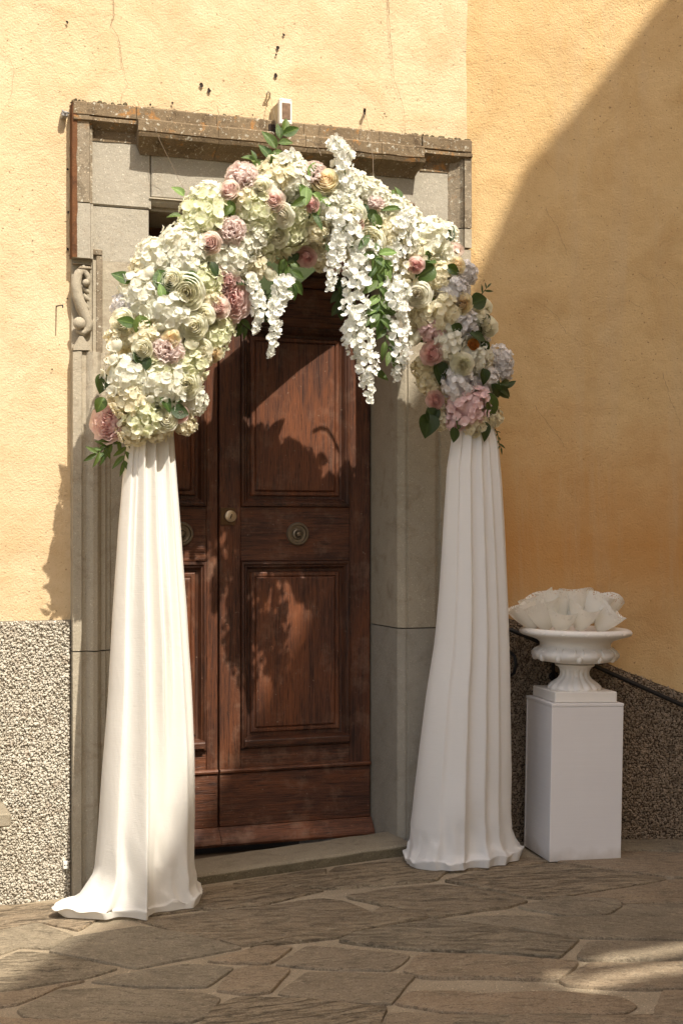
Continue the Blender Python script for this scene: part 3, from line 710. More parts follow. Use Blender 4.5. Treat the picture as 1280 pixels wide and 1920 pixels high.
# moss and dry twigs on the cornice top
ms = Thing('dry_moss', 'dry moss and twigs growing along the top of the stone cornice', 'moss', (xl + .2, -.03, ztop))
p = MB()
for k in range(230):
    x = random.choice([random.uniform(xl, xl + .35), random.uniform(xr - .3, xr - .01), random.uniform(xl, xr)]); r_ = random.uniform(.004, .012)
    v = np.random.normal(size=(9, 3)); v /= np.linalg.norm(v, axis=1)[:, None]; c = np.array([x, random.uniform(-.05, -.006), ztop + random.uniform(-.004, .004 + .012 * abs(nz(x, 0, 0, 9)))])
    pebs = c[None]
    pebbles(p, pebs, r_)
ms.part('moss', p, M['moss'], kind='stuff')
p = MB()
for k in range(46):
    x = random.uniform(ux(255), ux(480)) if k < 30 else random.uniform(xl, xr); a = Vector((x, -.03, ztop)); pts = [a]
    d = Vector((random.uniform(-.02, .03), random.uniform(-.02, 0), random.uniform(-.006, .014)))
    for j in range(4): d = d + Vector((random.uniform(-.008, .008), random.uniform(-.004, .003), random.uniform(-.008, .004))); pts.append(pts[-1] + d * .7)
    p.tube(pts, [.0012, .001, .0009, .0007, .0004], 4)
ms.part('twigs', p, M['wire'], kind='stuff')

# ------------------------------------------------------------------ door step
zs0, zs1 = .088, .146
st = MB(); xa, xb = xo0 - .12, PF(767, 1583, -.12).x
def zst(x): return zs0 + (zs1 - zs0) * (x - ux(375)) / (xb - ux(375))
rows = []
for x in np.linspace(xa, xb, 40):
    z = zst(x) + .003 * nz(x, 0, 0, 9); e = .004 * nz(x, 3, 0, 11)
    yf = -.125 if x < xo1 + .06 else -.125
    rows.append([(x, yf + e, -.08), (x, yf + e, z - .012), (x, yf + .006 + e, z - .003), (x, yf + .02, z), (x, 0, z + .001), (x, .125 + .006 * nz(x, 7, 0, 6), z), (x, .133, z - .012), (x, .134, z - .03), (x, .134, -.08)])
st.grid(rows); b0 = st.n - 9; st.f.append(tuple(range(b0, b0 + 9))); st.f.append(tuple(range(0, 9))[::-1])
stp = Thing('door_step', 'worn grey stone door step under the brown double door', 'step', (0, -.12, 0)); stp.part('step_slab', st, M['step'], smooth=25)
p = MB(); rows = []
for x in np.linspace(xa - .002, xb + .003, 60):
    z = zst(x) + .003 * nz(x, 0, 0, 9); e = .004 * nz(x, 3, 0, 11); c_ = .004 * nz(x, 9, 0, 22)
    rows.append([(x, -.128 + e, -.08), (x, -.129 + e + c_, z - .035), (x, -.128 + e - c_, z - .018 + .004 * nz(x, 1, 0, 30)), (x, -.124 + e, z - .0135)])
p.grid(rows); stp.part('riser', p, M['riser'])
p = MB(); p.box((xo0 - .02, .136, -.1), (xo1, .9, .062)); th = solo('threshold', p, M['render2'], 'dark stone threshold in the gap below the brown door leaves', 'threshold', (0, .3, 0))

# ------------------------------------------------------------------ door
DY = .33
door = Thing('double_door', 'tall weathered dark brown wooden double door with raised panels', 'door', (ux(409), DY, .1))
def dp(px, py, y=DY): return PF(px, py, y)
def dbox(mb, x0, x1, y0, y1, f0, f1=DY + .03, bev=.003):    # px,py rectangle on the door plane; f0 front y
    a = dp(x0, y1); b = dp(x1, y0); mb.box((a.x, f0, a.z), (b.x, f1, b.z), bev)
def frame4(mb, X0, X1, Z0, Z1, prof):     # picture-frame moulding; prof list of (inset, y)
    rows = []
    for ins, y in prof: rows.append([(X0 + ins, y, Z0 + ins), (X1 - ins, y, Z0 + ins), (X1 - ins, y, Z1 - ins), (X0 + ins, y, Z1 - ins)])
    mb.grid(rows, wrap=True); mb.fixn = False
def zrow(py, px=550): return dp(px, py).z
Zr = {k: zrow(v) for k, v in dict(top=540, p1t=614, p1b=950, p2t=1052, p2b=1398, ledge=1436, kick=1540, bot=1576).items()}
Zr['bot'] = .098; Zr['kick'] = zrow(1541)
def leaf(x0, x1, wl, wr, knobx, nm):
    W0 = DY
    lf = MB(); lf.box((x0, DY + .012, .105), (x1, DY + .05, Zr['top']))
    L = door.part('door_leaf', lf, M['wv'], label=nm)
    def sub(name, mb, mat, smooth=False): return door.part(name, mb, M[mat], parent=L, smooth=smooth)
    p = MB(); p.box((x0, DY - .004, Zr['kick']), (x0 + wl, DY + .02, Zr['top']), .003); sub('stile', p, 'wv')
    p = MB(); p.box((x1 - wr, DY - .004, Zr['kick']), (x1, DY + .02, Zr['top']), .003); sub('stile', p, 'wv')
    xi0, xi1 = x0 + wl + .001, x1 - wr - .001
    for a, b in (('p1b', 'p2t'), ('p1t', 'top'), ('ledge', 'p2b')):
        z0, z1 = sorted((Zr[a], Zr[b])); p = MB(); p.box((xi0, DY - .0035, z0 + .001), (xi1, DY + .02, z1 - .001), .003); sub('rail', p, 'wh')
    for t, b in (('p1t', 'p1b'), ('p2t', 'p2b')):
        z0, z1 = Zr[b], Zr[t]
        p = MB(); frame4(p, xi0, xi1, z0, z1, [(-.001, DY - .002), (.002, DY - .016), (.012, DY - .018), (.020, DY - .010), (.024, DY - .011), (.036, DY + .008), (.046, DY + .010), (.0465, DY + .02)])
        sub('panel_moulding', p, 'wd', 20)
        if b == 'p2b':
            p = MB(); yy = DY - .03; p.extrude([(DY + .006, z0 + .052), (yy, z0 + .040), (yy - .004, z0 + .034), (yy - .002, z0 + .012), (DY, z0 + .006)], 'x', xi0 + .012, xi1 - .012, 1); sub('panel_sill', p, 'wdh')
        e = .050; zz0 = z0 + e + (.02 if b == 'p2b' else 0)
        X0, X1, Z0, Z1 = xi0 + e, xi1 - e, zz0, z1 - e
        p = MB(); rows = []
        for ins, y in [(-.004, DY + .014), (0, DY + .002), (.004, DY - .001), (.016, DY - .001), (.020, DY + .004), (.024, DY - .004), (.028, DY - .006)]:
            rows.append([(X0 + ins, y, Z0 + ins), (X1 - ins, y, Z0 + ins), (X1 - ins, y, Z1 - ins), (X0 + ins, y, Z1 - ins)])
        p.grid(rows, wrap=True); n_ = p.n; p.f.append((n_ - 4, n_ - 3, n_ - 2, n_ - 1)); sub('raised_panel', p, 'wpan', 20)
    # ledge, kick board, weather bar
    p = MB(); zl = Zr['ledge']; p.extrude([(DY + .01, zl + .006), (DY - .016, zl + .003), (DY - .019, zl - .004), (DY - .016, zl - .012), (DY - .006, zl - .016), (DY + .01, zl - .016)], 'x', x0 + .001, x1 - .001, 1); sub('ledge_strip', p, 'bar')
    p = MB(); p.box((x0 + .001, DY - .008, Zr['kick'] + .001), (x1 - .001, DY + .02, zl - .017), .003); sub('kick_board', p, 'wh')
    zk = Zr['kick']; zb_ = Zr['bot']
    p = MB(); p.extrude([(DY + .01, zk), (DY - .010, zk), (DY - .022, zk - .012), (DY - .045, zk - .035), (DY - .058, zk - .055), (DY - .060, zb_ + .012), (DY - .050, zb_), (DY + .01, zb_)], 'x', x0 - .004, x1 - .004 + .006, 1); sub('weather_bar', p, 'bar', 30)
    kz = dp(557, 1001).z
    p = MB(); p.lathe([(.001, -.012), (.044, -.012), (.053, -.004), (.054, .006), (.049, .013), (.042, .013), (.038, .005), (.028, .004), (.024, .012), (.018, .014), (.014, .010), (.011, .022), (.010, .026), (.001, .028)], (knobx, DY - .004, kz), 40, axis='y'); sub('door_knob', p, 'bronze', 40)
    return L, sub
xg = dp(409.5, 1000).x; xR = dp(693, 1000).x; xL = xo0 + .012
LR, subR = leaf(xg + .004, xR, dp(449, 1000).x - xg, xR - dp(655, 1000).x, dp(557, 1001).x, 'wide right leaf of the door with lock')
LL, subL = leaf(xL, xg - .004, .075, .052, dp(340, 1001).x, 'narrow left leaf of the door behind the drape')
# lock
lp = dp(431, 968)
p = MB(); p.box((dp(413, 0).x, DY - .008, dp(431, 985).z), (dp(441, 0).x, DY - .001, dp(431, 952).z), .003); subR('lock_plate', p, 'plate')
p = MB(); p.lathe([(.001, 0), (.025, 0), (.0265, .004), (.026, .013), (.020, .016), (.001, .0165)], (lp.x, DY - .006, lp.z), 28, axis='y'); subR('lock_cylinder', p, 'brass', 40)
p = MB(); 
for a_ in (60, 240):
    pass
c_, s_ = math.cos(R(68)), math.sin(R(68)); yk = DY - .0235
p.add([(lp.x + a * c_ - b * s_, yk, lp.z + a * s_ + b * c_) for a, b in ((-.011, -.002), (.011, -.002), (.011, .002), (-.011, .002))], [(0, 1, 2, 3)])
p.lathe([(.0035, 0), (.0001, .001)], (lp.x, DY - .0228, lp.z), 10, axis='y'); subR('keyhole', p, 'hole')
# transom above the leaves: boards with ledges, a dark opening on top
tr = MB(); zt1 = zt - .05
zz = [Zr['top'] + .004, zrow(520), zrow(490), zrow(455)]
tz0 = Zr['top'] + .003
for k, (a, b, y) in enumerate([(tz0, tz0 + .05, DY - .02), (tz0 + .052, tz0 + .12, DY), (tz0 + .122, tz0 + .15, DY - .03), (tz0 + .152, zrow(440), DY + .002)]):
    p = MB(); p.box((xL, y, a), (xR, DY + .04, b), .004); door.part('transom_board', p, M['wh'])
p = MB(); p.box((xL - .01, .55, zrow(440)), (xR + .02, .56, zt + .05)); p.box((xL - .01, .40, zrow(440) - .02), (xR + .02, .56, zrow(440)), 0); door.part('dark_fanlight', p, M['dark'])
p = MB(); p.box((xg - .0035, DY + .02, .1), (xg + .0035, DY + .05, Zr['top'])); p.box((xo0 - .01, .6, -.05), (xo1 + .01, .61, Zr['top'] + .1)); p.box((xR + .0005, DY + .03, .06), (xo1 + .03, DY + .06, zt)); door.part('dark_backing', p, M['dark'])

# ------------------------------------------------------------------ small fixtures on the facade
D = .15
a = PF(525, 232, -D); b = PF(547, 186, -D)
lb = Thing('wall_lamp_box', 'white and beige plastic lamp box standing above the cornice', 'lamp', ((a.x + b.x) / 2, -.08, a.z))
p = MB(); p.box((a.x + .001, -D + .03, a.z + .004), (b.x - .001, -.006, b.z - .004), .005); lb.part('housing', p, M['beige'])
p = MB(); p.box((a.x - .002, -D, a.z), (b.x + .002, -D + .028, b.z), .004); fr = lb.part('front_frame', p, M['wplastic'])
p = MB(); p.box((a.x + .008, -D - .002, a.z + .020), (b.x - .006, -D + .01, b.z - .018), .002); lb.part('lens', p, M['glassp'], parent=fr)
for xx in (a.x + .006, b.x - .006):
    p = MB(); p.lathe([(.0025, 0), (.0001, .001)], (xx, -D - .0005, b.z - .007), 8, axis='y'); lb.part('screw', p, M['hole'], parent=fr)
p = MB(); p.box((a.x + .010, -D - .004, a.z + .003), (b.x - .010, -D, a.z + .012), .002); lb.part('latch', p, M['beige'], parent=fr)
p = MB(); p.box((a.x + .01, -D + .05, ztop + .001), (b.x - .005, -.02, a.z + .003), .003); lb.part('mount', p, M['rust'])
def small(name, label, cat, pts, r, mat, y=-.02, extra=None, n=6):
    p = MB(); P = [PF(q[0], q[1], q[2] if len(q) > 2 else y) for q in pts]; p.tube(P, r, n)
    if extra: extra(p)
    return solo(name, p, M[mat], label, cat, tuple(P[0]), smooth=50)
small('cable_hook', 'pale metal cable hook left of the lamp box', 'hook', [(500,182,-.005),(500,176,-.03),(503,171,-.035),(506,174,-.03),(505,184,-.02),(501,190,-.004)], .004, 'cream_metal')
small('wire', 'thin wire running from the hook across the lamp box to the arch', 'wire', [(506,176,-.03),(512,205,-.155),(518,232,-.155),(524,258,-.14),(530,285,-.2)], .0011, 'wire')
small('wire', 'long thin wire sagging over the cornice top right of the lamp', 'wire', [(524,262,-.13),(545,264,-.16),(570,261,-.17),(592,268,-.18),(602,292,-.2)], .0013, 'wire')
small('wall_nail', 'rusty nail with two hanging wires above the right of the cornice', 'nail', [(683,213,-.002),(683,209,-.03),(684,203,-.035)], .006, 'hole')
small('wire', 'left of the two thin wires hanging from the rusty nail', 'wire', [(683,209,-.03),(680,225,-.05),(676,247,-.08),(675,262,-.1)], .0009, 'wire')
small('wire', 'right of the two thin wires hanging from the nail down to the arch', 'wire', [(684,209,-.03),(689,230,-.06),(694,255,-.12),(699,300,-.15),(700,345,-.2)], .0009, 'wire')
small('wire', 'thin wire crossing the left of the cornice down to the flowers', 'wire', [(272,205,-.01),(288,235,-.1),(302,268,-.125),(318,300,-.1),(338,340,-.12),(352,368,-.2)], .0009, 'wire')
small('wall_hook', 'black iron hook sticking out of the wall left of the scroll', 'hook', [(106,574,.0),(112,573,-.035),(118,572,-.07),(118,577,-.072)], [.003, .0028, .0026, .003], 'black')
p = MB(); c = PF(121, 215, -.02); p.box((c.x - .014, -.045, c.z - .014), (c.x + .012, -.002, c.z + .010), .004); p.tube([(c.x - .012, -.04, c.z + .012), (c.x, -.05, c.z), (c.x + .016, -.03, c.z + .006)], .004, 6)
solo('wall_bracket', p, m_simple('galvanised', (.33, .32, .30), .5, .6, var=.5), 'small grey metal bracket beside the upper left corner of the stone frame', 'bracket', tuple(c))
p = MB(); c = PF(124, 1622, -.03); p.box((c.x - .011, -.034, c.z - .016), (c.x + .011, -.012, c.z + .016), .002)
pl_ = Thing('cable_plate', 'small pale metal plate at the foot of the pebbledash', 'plate', (c.x, -.02, c.z - .016)); pl_.part('plate', p, M['wplastic'])
for dx in (-.005, .005):
    p = MB(); p.lathe([(.003, 0), (.0001, .001)], (c.x + dx, -.0345, c.z), 8, axis='y'); pl_.part('screw_hole', p, M['hole'])
# stone bench corner entering at the left
a = PF(20, 1523, -.25); p = MB(); p.box((a.x - 1.1, -.27, PF(0, 1552, -.27).z), (a.x, -.02, a.z), .006)
bn = Thing('stone_ledge', 'corner of a stone bench slab jutting in at the left edge', 'bench', (a.x - .5, -.15, 0)); bn.part('slab', p, M['step'])
for k in (-.9, -.3):
    p = MB(); p.box((a.x + k - .12, -.22, -.1), (a.x + k, -.03, PF(0, 1552, -.27).z)); bn.part('support', p, M['stone'])

# handrail on the right wall
hr = Thing('handrail', 'black iron handrail sloping down the dark plinth behind the urn', 'handrail', tuple(PW(960, 1185, YR - .07)), 'W')
q = lambda a, b, d=.07: PW(a, b, YR - d)
p = MB(); p.tube([q(948, 1196), q(950, 1182), q(958, 1181), q(1000, 1199), q(1115, 1249), q(1280, 1323), q(1500, 1421)], .0105, 10); hr.part('rail', p, M['black'], smooth=True)
for cx_, cy_ in ((1037, 1268), (1330, 1392)):
    p = MB(); c = q(cx_, cy_, .03); top = q(cx_ - 4, cy_ - 54 if cx_ < 1100 else cy_ - 48, .07)
    p.tube([q(cx_, cy_, 0), q(cx_, cy_, .03), q(cx_, cy_ - 4, .055), top], [.016, .014, .009, .008], 8); p.lathe([(.001, 0), (.022, 0), (.022, .008), (.001, .012)], tuple(q(cx_, cy_, .014)), 14, axis='y'); hr.part('bracket', p, M['black'], smooth=True)
p = MB(); p.tube([q(955, 1222, .02), q(964, 1230, .05), q(967, 1246, .055), q(963, 1262, .05), q(955, 1268, .02)], .0075, 8); hr.part('bracket', p, M['black'], smooth=True)

# ------------------------------------------------------------------ petals and flower heads
def petal_sheet(L, W, cup, curl, nu=2, nv=3, tip=.75, ph=0.0, ruf=0.0):
    P = []
    for i in range(nv + 1):
        t = i / nv; hw = W * (math.sin(PI * min(1, .12 + t * .80)) ** tip); row = []
        for j in range(nu + 1):
            s = -1 + 2 * j / nu
            row.append((hw * s, L * t * math.cos(curl * t) * (1 - .12 * s * s * t), L * t * math.sin(curl * t) + cup * W * s * s * t + ruf * math.sin(5 * s + ph) * t))
        P.append(row)
    return np.array(P)
def rotm(n, spin):
    n = Vector(n).normalized(); q = n.to_track_quat('Z', 'Y') @ Quaternion((0, 0, 1), spin); return np.array(q.to_matrix())
def hydrangea(seed, n=104, fl=.205, green=False):
    rs = random.Random(seed); mb = MB()
    for k in range(n):
        z = 1 - 2 * (k + .5) / n; a = k * 2.39996 + rs.uniform(-.25, .25); rr = math.sqrt(1 - z * z)
        d = Vector((rr * math.cos(a), rr * math.sin(a), z)); d = (d + Vector((rs.uniform(-.2, .2), rs.uniform(-.2, .2), rs.uniform(-.15, .2)))).normalized()
        c = np.array(d) * (.80 + rs.uniform(-.12, .13) + .1 * nz(d.x, d.y, d.z + seed, 1.7))
        tilt = (d + Vector((rs.uniform(-.45, .45), rs.uniform(-.45, .45), rs.uniform(-.3, .5)))).normalized()
        Rm = rotm(tilt, rs.uniform(0, 6.28)); s = fl * rs.uniform(.8, 1.25)
        for m in range(4):
            P = petal_sheet(s, s * .60, rs.uniform(-.1, .35), rs.uniform(.0, .5), 2, 3, .62)
            am = m * PI / 2 + rs.uniform(-.15, .15); cm, sm = math.cos(am), math.sin(am)
            X = P[..., 0] * cm - P[..., 1] * sm; Y = P[..., 0] * sm + P[..., 1] * cm; Z = P[..., 2] + .02 * (m % 2)
            V = np.stack([X, Y, Z], -1) @ Rm.T + c
            tn = np.repeat(np.array([0, .45, .85, 1.0])[:, None], 3, 1) if green else np.repeat(np.array([.25, .6, .9, 1.0])[:, None], 3, 1)
            mb.grid(V, tn)
    # inner core so nothing shows through
    Pc = [[(.66 * math.sin(u) * math.cos(v), .66 * math.sin(u) * math.sin(v), .66 * math.cos(u)) for v in np.linspace(0, 2 * PI, 10)[:-1]] for u in np.linspace(.05, PI - .05, 7)]
    mb.grid(Pc, np.zeros((7, 9)), wrap=True)
    return mb
def rose(seed, layers=7, ruf=.03, openn=1.0, per=4, ruffle_n=3):
    rs = random.Random(seed); mb = MB()
    for l in range(layers):
        f = (l + .35) / (layers - .35); rm = (.10 + .90 * f ** 1.05) * (.75 + .25 * openn); hh = (.80 - .55 * f ** 1.3 * openn); base_r = .06 + .25 * f
        n = 3 if l < 2 else per + (l > layers - 3); off = rs.uniform(0, 6.28)
        for k in range(n):
            a0 = off + k * 2 * PI / n + rs.uniform(-.2, .2); span = 2 * PI / n * (1.45 if l > 1 else 1.8); ph = rs.uniform(0, 6.28); hk = hh + rs.uniform(-.05, .05); rk = rm * rs.uniform(.92, 1.07)
            P = []; T = []
            for i in range(6):
                t = i / 5; row = []; tr_ = []
                for j in range(8):
                    s = -1 + 2 * j / 7
                    prof_r = base_r * (1 - t) + rk * (math.sin(t * PI / 2) ** .8); flare = (.12 * f * openn) * max(0, t - .75) * 4
                    r = prof_r + flare * .6 + ruf * math.sin(ruffle_n * s * 2 + ph) * t ** 2
                    edge = (1 - .30 * abs(s) ** 3 * t)
                    h = -.35 + (hk + .35) * (t ** (1.15)) * edge - flare * .5 + ruf * math.cos(ruffle_n * s * 3 + ph) * t ** 2
                    a = a0 + s * span / 2 * (.55 + .45 * math.sin(min(1, t * 1.2 + .1) * PI / 2)); r += .03 * s
                    row.append((r * math.cos(a), r * math.sin(a), h)); tr_.append(min(1, f * .75 + .28 * t ** 2))
                P.append(row); T.append(tr_)
            mb.grid(P, T)
    return mb
def peony(seed, n=64):
    rs = random.Random(seed); mb = MB()
    for k in range(n):
        f = (k + .5) / n; z = 1 - 1.25 * f; a = k * 2.39996; rr = math.sqrt(max(0, 1 - z * z)); d = Vector((rr * math.cos(a), rr * math.sin(a), z)).normalized()
        ax = (d + Vector((0, 0, .25)) + Vector((rs.uniform(-.35, .35), rs.uniform(-.35, .35), 0))).normalized()
        # upright ruffled petal: its length runs along ax, its face points inwards
        side = ax.cross(Vector((0, 0, 1)));  side = side.normalized() if side.length > .05 else Vector((1, 0, 0))
        spin = rs.uniform(-.9, .9); side = Quaternion(ax, spin) @ side; nr = side.cross(ax)
        L = .62 + rs.uniform(-.1, .1); W = .40 * rs.uniform(.8, 1.2); ph = rs.uniform(0, 6.28); base = Vector(d) * .38
        P = []; T = []
        for i in range(5):
            t = i / 4; row = []
            hw = W * (math.sin(PI * min(1, .15 + .68 * t)) ** .6)
            for j in range(7):
                s = -1 + 2 * j / 6; b = .10 * math.sin(4.2 * s + ph) * t * t + .18 * (s * s) * t
                q = base + ax * (L * t * (1 - .10 * s * s) + .035 * math.sin(9 * s + ph) * t) + side * (hw * s) + nr * (b + .25 * t * t * (.6 if f > .5 else .1))
                row.append(q)
            P.append(row); T.append([.15 + .85 * t] * 7)
        mb.grid(P, T)
    Pc = [[(.5 * math.sin(u) * math.cos(v), .5 * math.sin(u) * math.sin(v), .5 * math.cos(u)) for v in np.linspace(0, 2 * PI, 9)[:-1]] for u in np.linspace(.05, PI - .05, 6)]
    mb.grid(Pc, np.zeros((6, 8)), wrap=True)
    return mb
NV = 4
SH = {'h': [hydrangea(10 + i) for i in range(NV)], 'g': [hydrangea(30 + i, 84, .235, True) for i in range(NV)], 'r': [rose(50 + i) for i in range(NV)],
      'b': [rose(70 + i, 5, .02, .25, 3) for i in range(2)], 'p': [peony(90 + i) for i in range(3)], 'q': [rose(110 + i, 8, .06, .95, 5, 4) for i in range(3)]}
MC = {}
def head_mesh(shape, matk):
    i = random.randrange(len(SH[shape])); k = (shape, i, matk)
    if k not in MC: MC[k] = SH[shape][i].mesh({'h': 'hydrangea', 'g': 'hydrangea', 'r': 'rose', 'b': 'rose_bud', 'p': 'peony', 'q': 'peony'}[shape], M[matk], smooth=True)
    return MC[k]
KIND = {'hw': ('h', 'hw', 'hydrangea'), 'hc': ('h', 'hc', 'hydrangea'), 'hg': ('g', 'hg', 'hydrangea'), 'hb': ('h', 'hb', 'hydrangea'), 'hp': ('h', 'hp', 'hydrangea'),
        'rc': ('r', 'rc', 'rose'), 'rb': ('r', 'rb', 'rose'), 'rk': ('r', 'rk', 'rose'), 'ry': ('r', 'ry', 'rose'), 'rw': ('r', 'rw', 'rose'), 'ro': ('r', 'ro', 'rose'),
        'bw': ('b', 'rw', 'rose_bud'), 'bc': ('b', 'rc', 'rose_bud'), 'pp': ('q', 'pp', 'peony'), 'pl': ('p', 'pl', 'peony'), 'pw': ('h', 'pw', 'hydrangea')}
LAB = {'hw': 'white hydrangea head', 'hc': 'cream hydrangea head', 'hg': 'green-tinged white hydrangea head', 'hb': 'lilac-white hydrangea head', 'hp': 'pink hydrangea head', 'rc': 'cream rose', 'rb': 'blush pink rose', 'rk': 'pink rose', 'ry': 'peach yellow rose', 'rw': 'white rose', 'ro': 'small orange rose', 'bw': 'white rose bud', 'bc': 'cream rose bud', 'pp': 'ruffled pink flower', 'pl': 'ruffled pale pink flower', 'pw': 'large ivory hydrangea head'}
AY = -.42                        # plane of the arch
CL = [(283, 800, 72), (285, 760, 92), (295, 690, 98), (318, 610, 100), (345, 540, 98), (385, 470, 88), (430, 410, 82), (490, 375, 80), (560, 370, 78), (640, 385, 80), (715, 425, 82), (780, 480, 78), (830, 550, 72), (862, 620, 75), (876, 690, 75), (882, 750, 68), (885, 792, 50)]
CLF = [(PF(a, b, AY), r / 455) for a, b, r in CL]
def nearest(P):
    best = None
    for (a, ra), (b, rb_) in zip(CLF[:-1], CLF[1:]):
        ab = b - a; t = max(0, min(1, (P - a).dot(ab) / ab.length_squared)); c = a + ab * t; d = Vector((P.x - c.x, 0, P.z - c.z)).length
        if best is None or d < best[0]: best = (d, c, ra + (rb_ - ra) * t)
    return best
arch = Thing('flower_arch', 'wedding arch of white, cream and pink flowers in front of the brown door', 'flower arch', (PF(565, 1500, AY).x, AY, .08))
def add_head(kind, P, r, face, squash=.85):
    shp, mk, nm = KIND[kind]; o = link(nm, head_mesh(shp, mk), arch.o); o.location = P - Vector(arch.org)
    q = face.normalized().to_track_quat('Z', 'Y') @ Quaternion((0, 0, 1), random.uniform(0, 6.28)); o.rotation_mode = 'QUATERNION'; o.rotation_quaternion = q
    k = r * (1.0 if shp in 'hg' else (1.04 if shp == 'p' else 1.0)); o.scale = (k * random.uniform(.94, 1.06), k * random.uniform(.94, 1.06), k * (squash if shp in 'hg' else .95))
    o['label'] = LAB[kind]; return o
HEADS = """212,792,32,pp 238,706,42,hw 246,748,36,hc 302,714,42,pw 320,735,34,hw 352,722,24,rc 364,750,28,hw 268,774,40,hg 252,806,30,hc 296,802,26,hc 313,787,20,rc 336,776,15,rk 348,792,22,hc 366,708,22,hc
315,658,26,pl 270,653,18,rc 296,688,28,hg 352,682,34,hg 372,668,26,hc 220,650,17,bw 214,676,16,bw 322,634,15,ry 366,612,22,rc 384,590,18,rc 402,636,30,hg 418,612,24,hg 430,604,14,rc 380,654,16,rc 360,648,14,bc 402,662,15,ry
318,582,44,hw 268,548,40,hw 236,572,26,hb 232,602,20,rc 272,624,30,hc 226,630,24,hc 352,547,29,rc 324,524,18,rc 346,492,36,hw 292,480,34,hw 264,502,20,hc 280,516,15,bw 386,530,30,hg 392,562,26,hc 432,556,36,pp 410,575,19,rb 426,524,24,pp
336,454,34,pw 368,466,28,hw 396,456,20,rb 430,490,36,hw 470,492,34,hc 462,466,26,hw 386,398,42,hg 366,418,26,hg 394,366,30,hw 436,433,24,pl 458,334,27,pl 432,356,18,rb 456,372,26,hc 470,352,18,hw
482,396,38,hg 502,424,30,hg 513,374,21,rb 490,350,18,rc 520,328,38,hc 545,303,24,hw 552,338,32,hw 530,402,22,rw 520,440,21,rc 496,458,28,hg 548,436,32,hg 562,404,26,hg 505,516,17,bc 542,466,30,hc 480,440,26,hw
590,328,22,pl 612,338,22,ry 586,384,13,rk 592,430,24,hc 588,456,24,hc 575,480,19,rk 604,488,20,hc 640,340,26,hw 668,344,28,hw 694,356,28,hw 716,366,20,hw 706,382,14,pl 612,388,28,hw 664,402,24,rc 672,420,12,rk 650,380,26,hw
745,392,30,hw 772,404,22,hw 700,430,26,hc 696,452,26,rc 736,440,36,hc 718,474,28,hc 650,440,30,hw 660,470,24,hc 640,490,18,rk 812,446,44,hw 838,436,24,hw 790,474,28,hc 842,480,24,hw 852,470,17,rb 855,496,18,ry 781,497,15,rk
785,551,23,rw 757,512,30,hc 730,502,26,hc 872,512,28,hb 850,542,34,hb 824,516,28,hc 830,584,38,hc 802,592,26,hc 868,568,18,ry 780,602,24,hc 872,604,28,hb 900,594,19,rc 916,612,19,rc 908,575,16,rc 814,616,26,hp 846,642,32,pw 780,636,19,bc 813,662,20,rk
868,683,21,rc 896,666,28,pw 888,646,10,ro 940,672,28,hb 946,696,20,hb 800,688,28,hc 808,714,28,hc 862,716,34,hb 914,706,24,hb 882,758,40,hp 817,750,16,rk 826,786,22,hc 922,780,26,hc 892,794,24,hc 858,790,20,hp 835,600,20,hc 560,318,22,hw 505,345,22,hw 630,370,22,hw 765,455,26,hw""".split()
for h in HEADS:
    a, b, r, k = h.split(','); px, py, r = float(a), float(b), float(r); P0 = PF(px, py, AY); d, c, rr = nearest(P0)
    bul = math.sqrt(max(0, 1 - min(1, d / rr) ** 2)) * rr * .72
    rm = r / 455
    P = PF(px, py, AY - bul - (.035 if k[0] in 'rb' else .01 if k[0] == 'p' else 0)) ; P.y += rm * .3
    off = Vector((P.x - c.x, 0, P.z - c.z)) / rr
    wgt = .55 if k[0] in 'rbp' else .8
    face = Vector((off.x * wgt - .25, -1, off.z * wgt + .12)) + Vector((random.uniform(-.25, .25), 0, random.uniform(-.2, .2)))
    if k[0] == 'b': face = Vector((off.x * .8 - .3, -.5, off.z * .4 + .9))
    add_head(k, P, rm * (1.10 if k[0] == 'h' else 1.12), face)
# fillers behind and around the tube
random.seed(21)
for i, ((a, ra), (b, rb_)) in enumerate(zip(CLF[:-1], CLF[1:])):
    L = (b - a).length; n = max(1, round(L / .07)); tang = (b - a).normalized()
    e1 = Vector((0, -1, 0)); e2 = tang.cross(e1).normalized()
    for j in range(n):
        for ang in (25, 70, 110, 155, 205, 270, 335):
            aa = R(ang + random.uniform(-15, 15)); c = a + (b - a) * (j + random.random()) / n; rr = ra + (rb_ - ra) * (j / n)
            dirv = e2 * math.cos(aa) + e1 * math.sin(aa) * .85; r = random.uniform(.045, .062); P = c + dirv * (rr * (.60 if 0 < ang < 180 else .72) - r * .5)
            if P.z < CLF[0][0].z - .02: P.z += .03
            k = random.choice(['hw', 'hc', 'hg', 'hc', 'hw']) if a.x < .2 else random.choice(['hc', 'hb', 'hc', 'hw'])
            add_head(k, P, r, dirv)
p = MB(); p.tube([c for c, _ in CLF], [r * .45 for _, r in CLF], 12); arch.part('foam_core', p, M['core'], smooth=True)
p = MB(); lp_ = CLF[0][0]; rp_ = CLF[-1][0]
p.tube([Vector((lp_.x, AY + .03, .04))] + [c + Vector((0, .03, 0)) for c, _ in CLF] + [Vector((rp_.x, AY + .03, .11))], .012, 8); arch.part('metal_frame', p, M['hoop'], smooth=True)
p = MB(); p.tube([PF(x, y, AY + .1) for x, y in ((745, 385), (762, 379), (774, 383), (785, 400), (800, 425))], .0065, 8); arch.part('metal_hoop', p, M['hoop'], smooth=True)

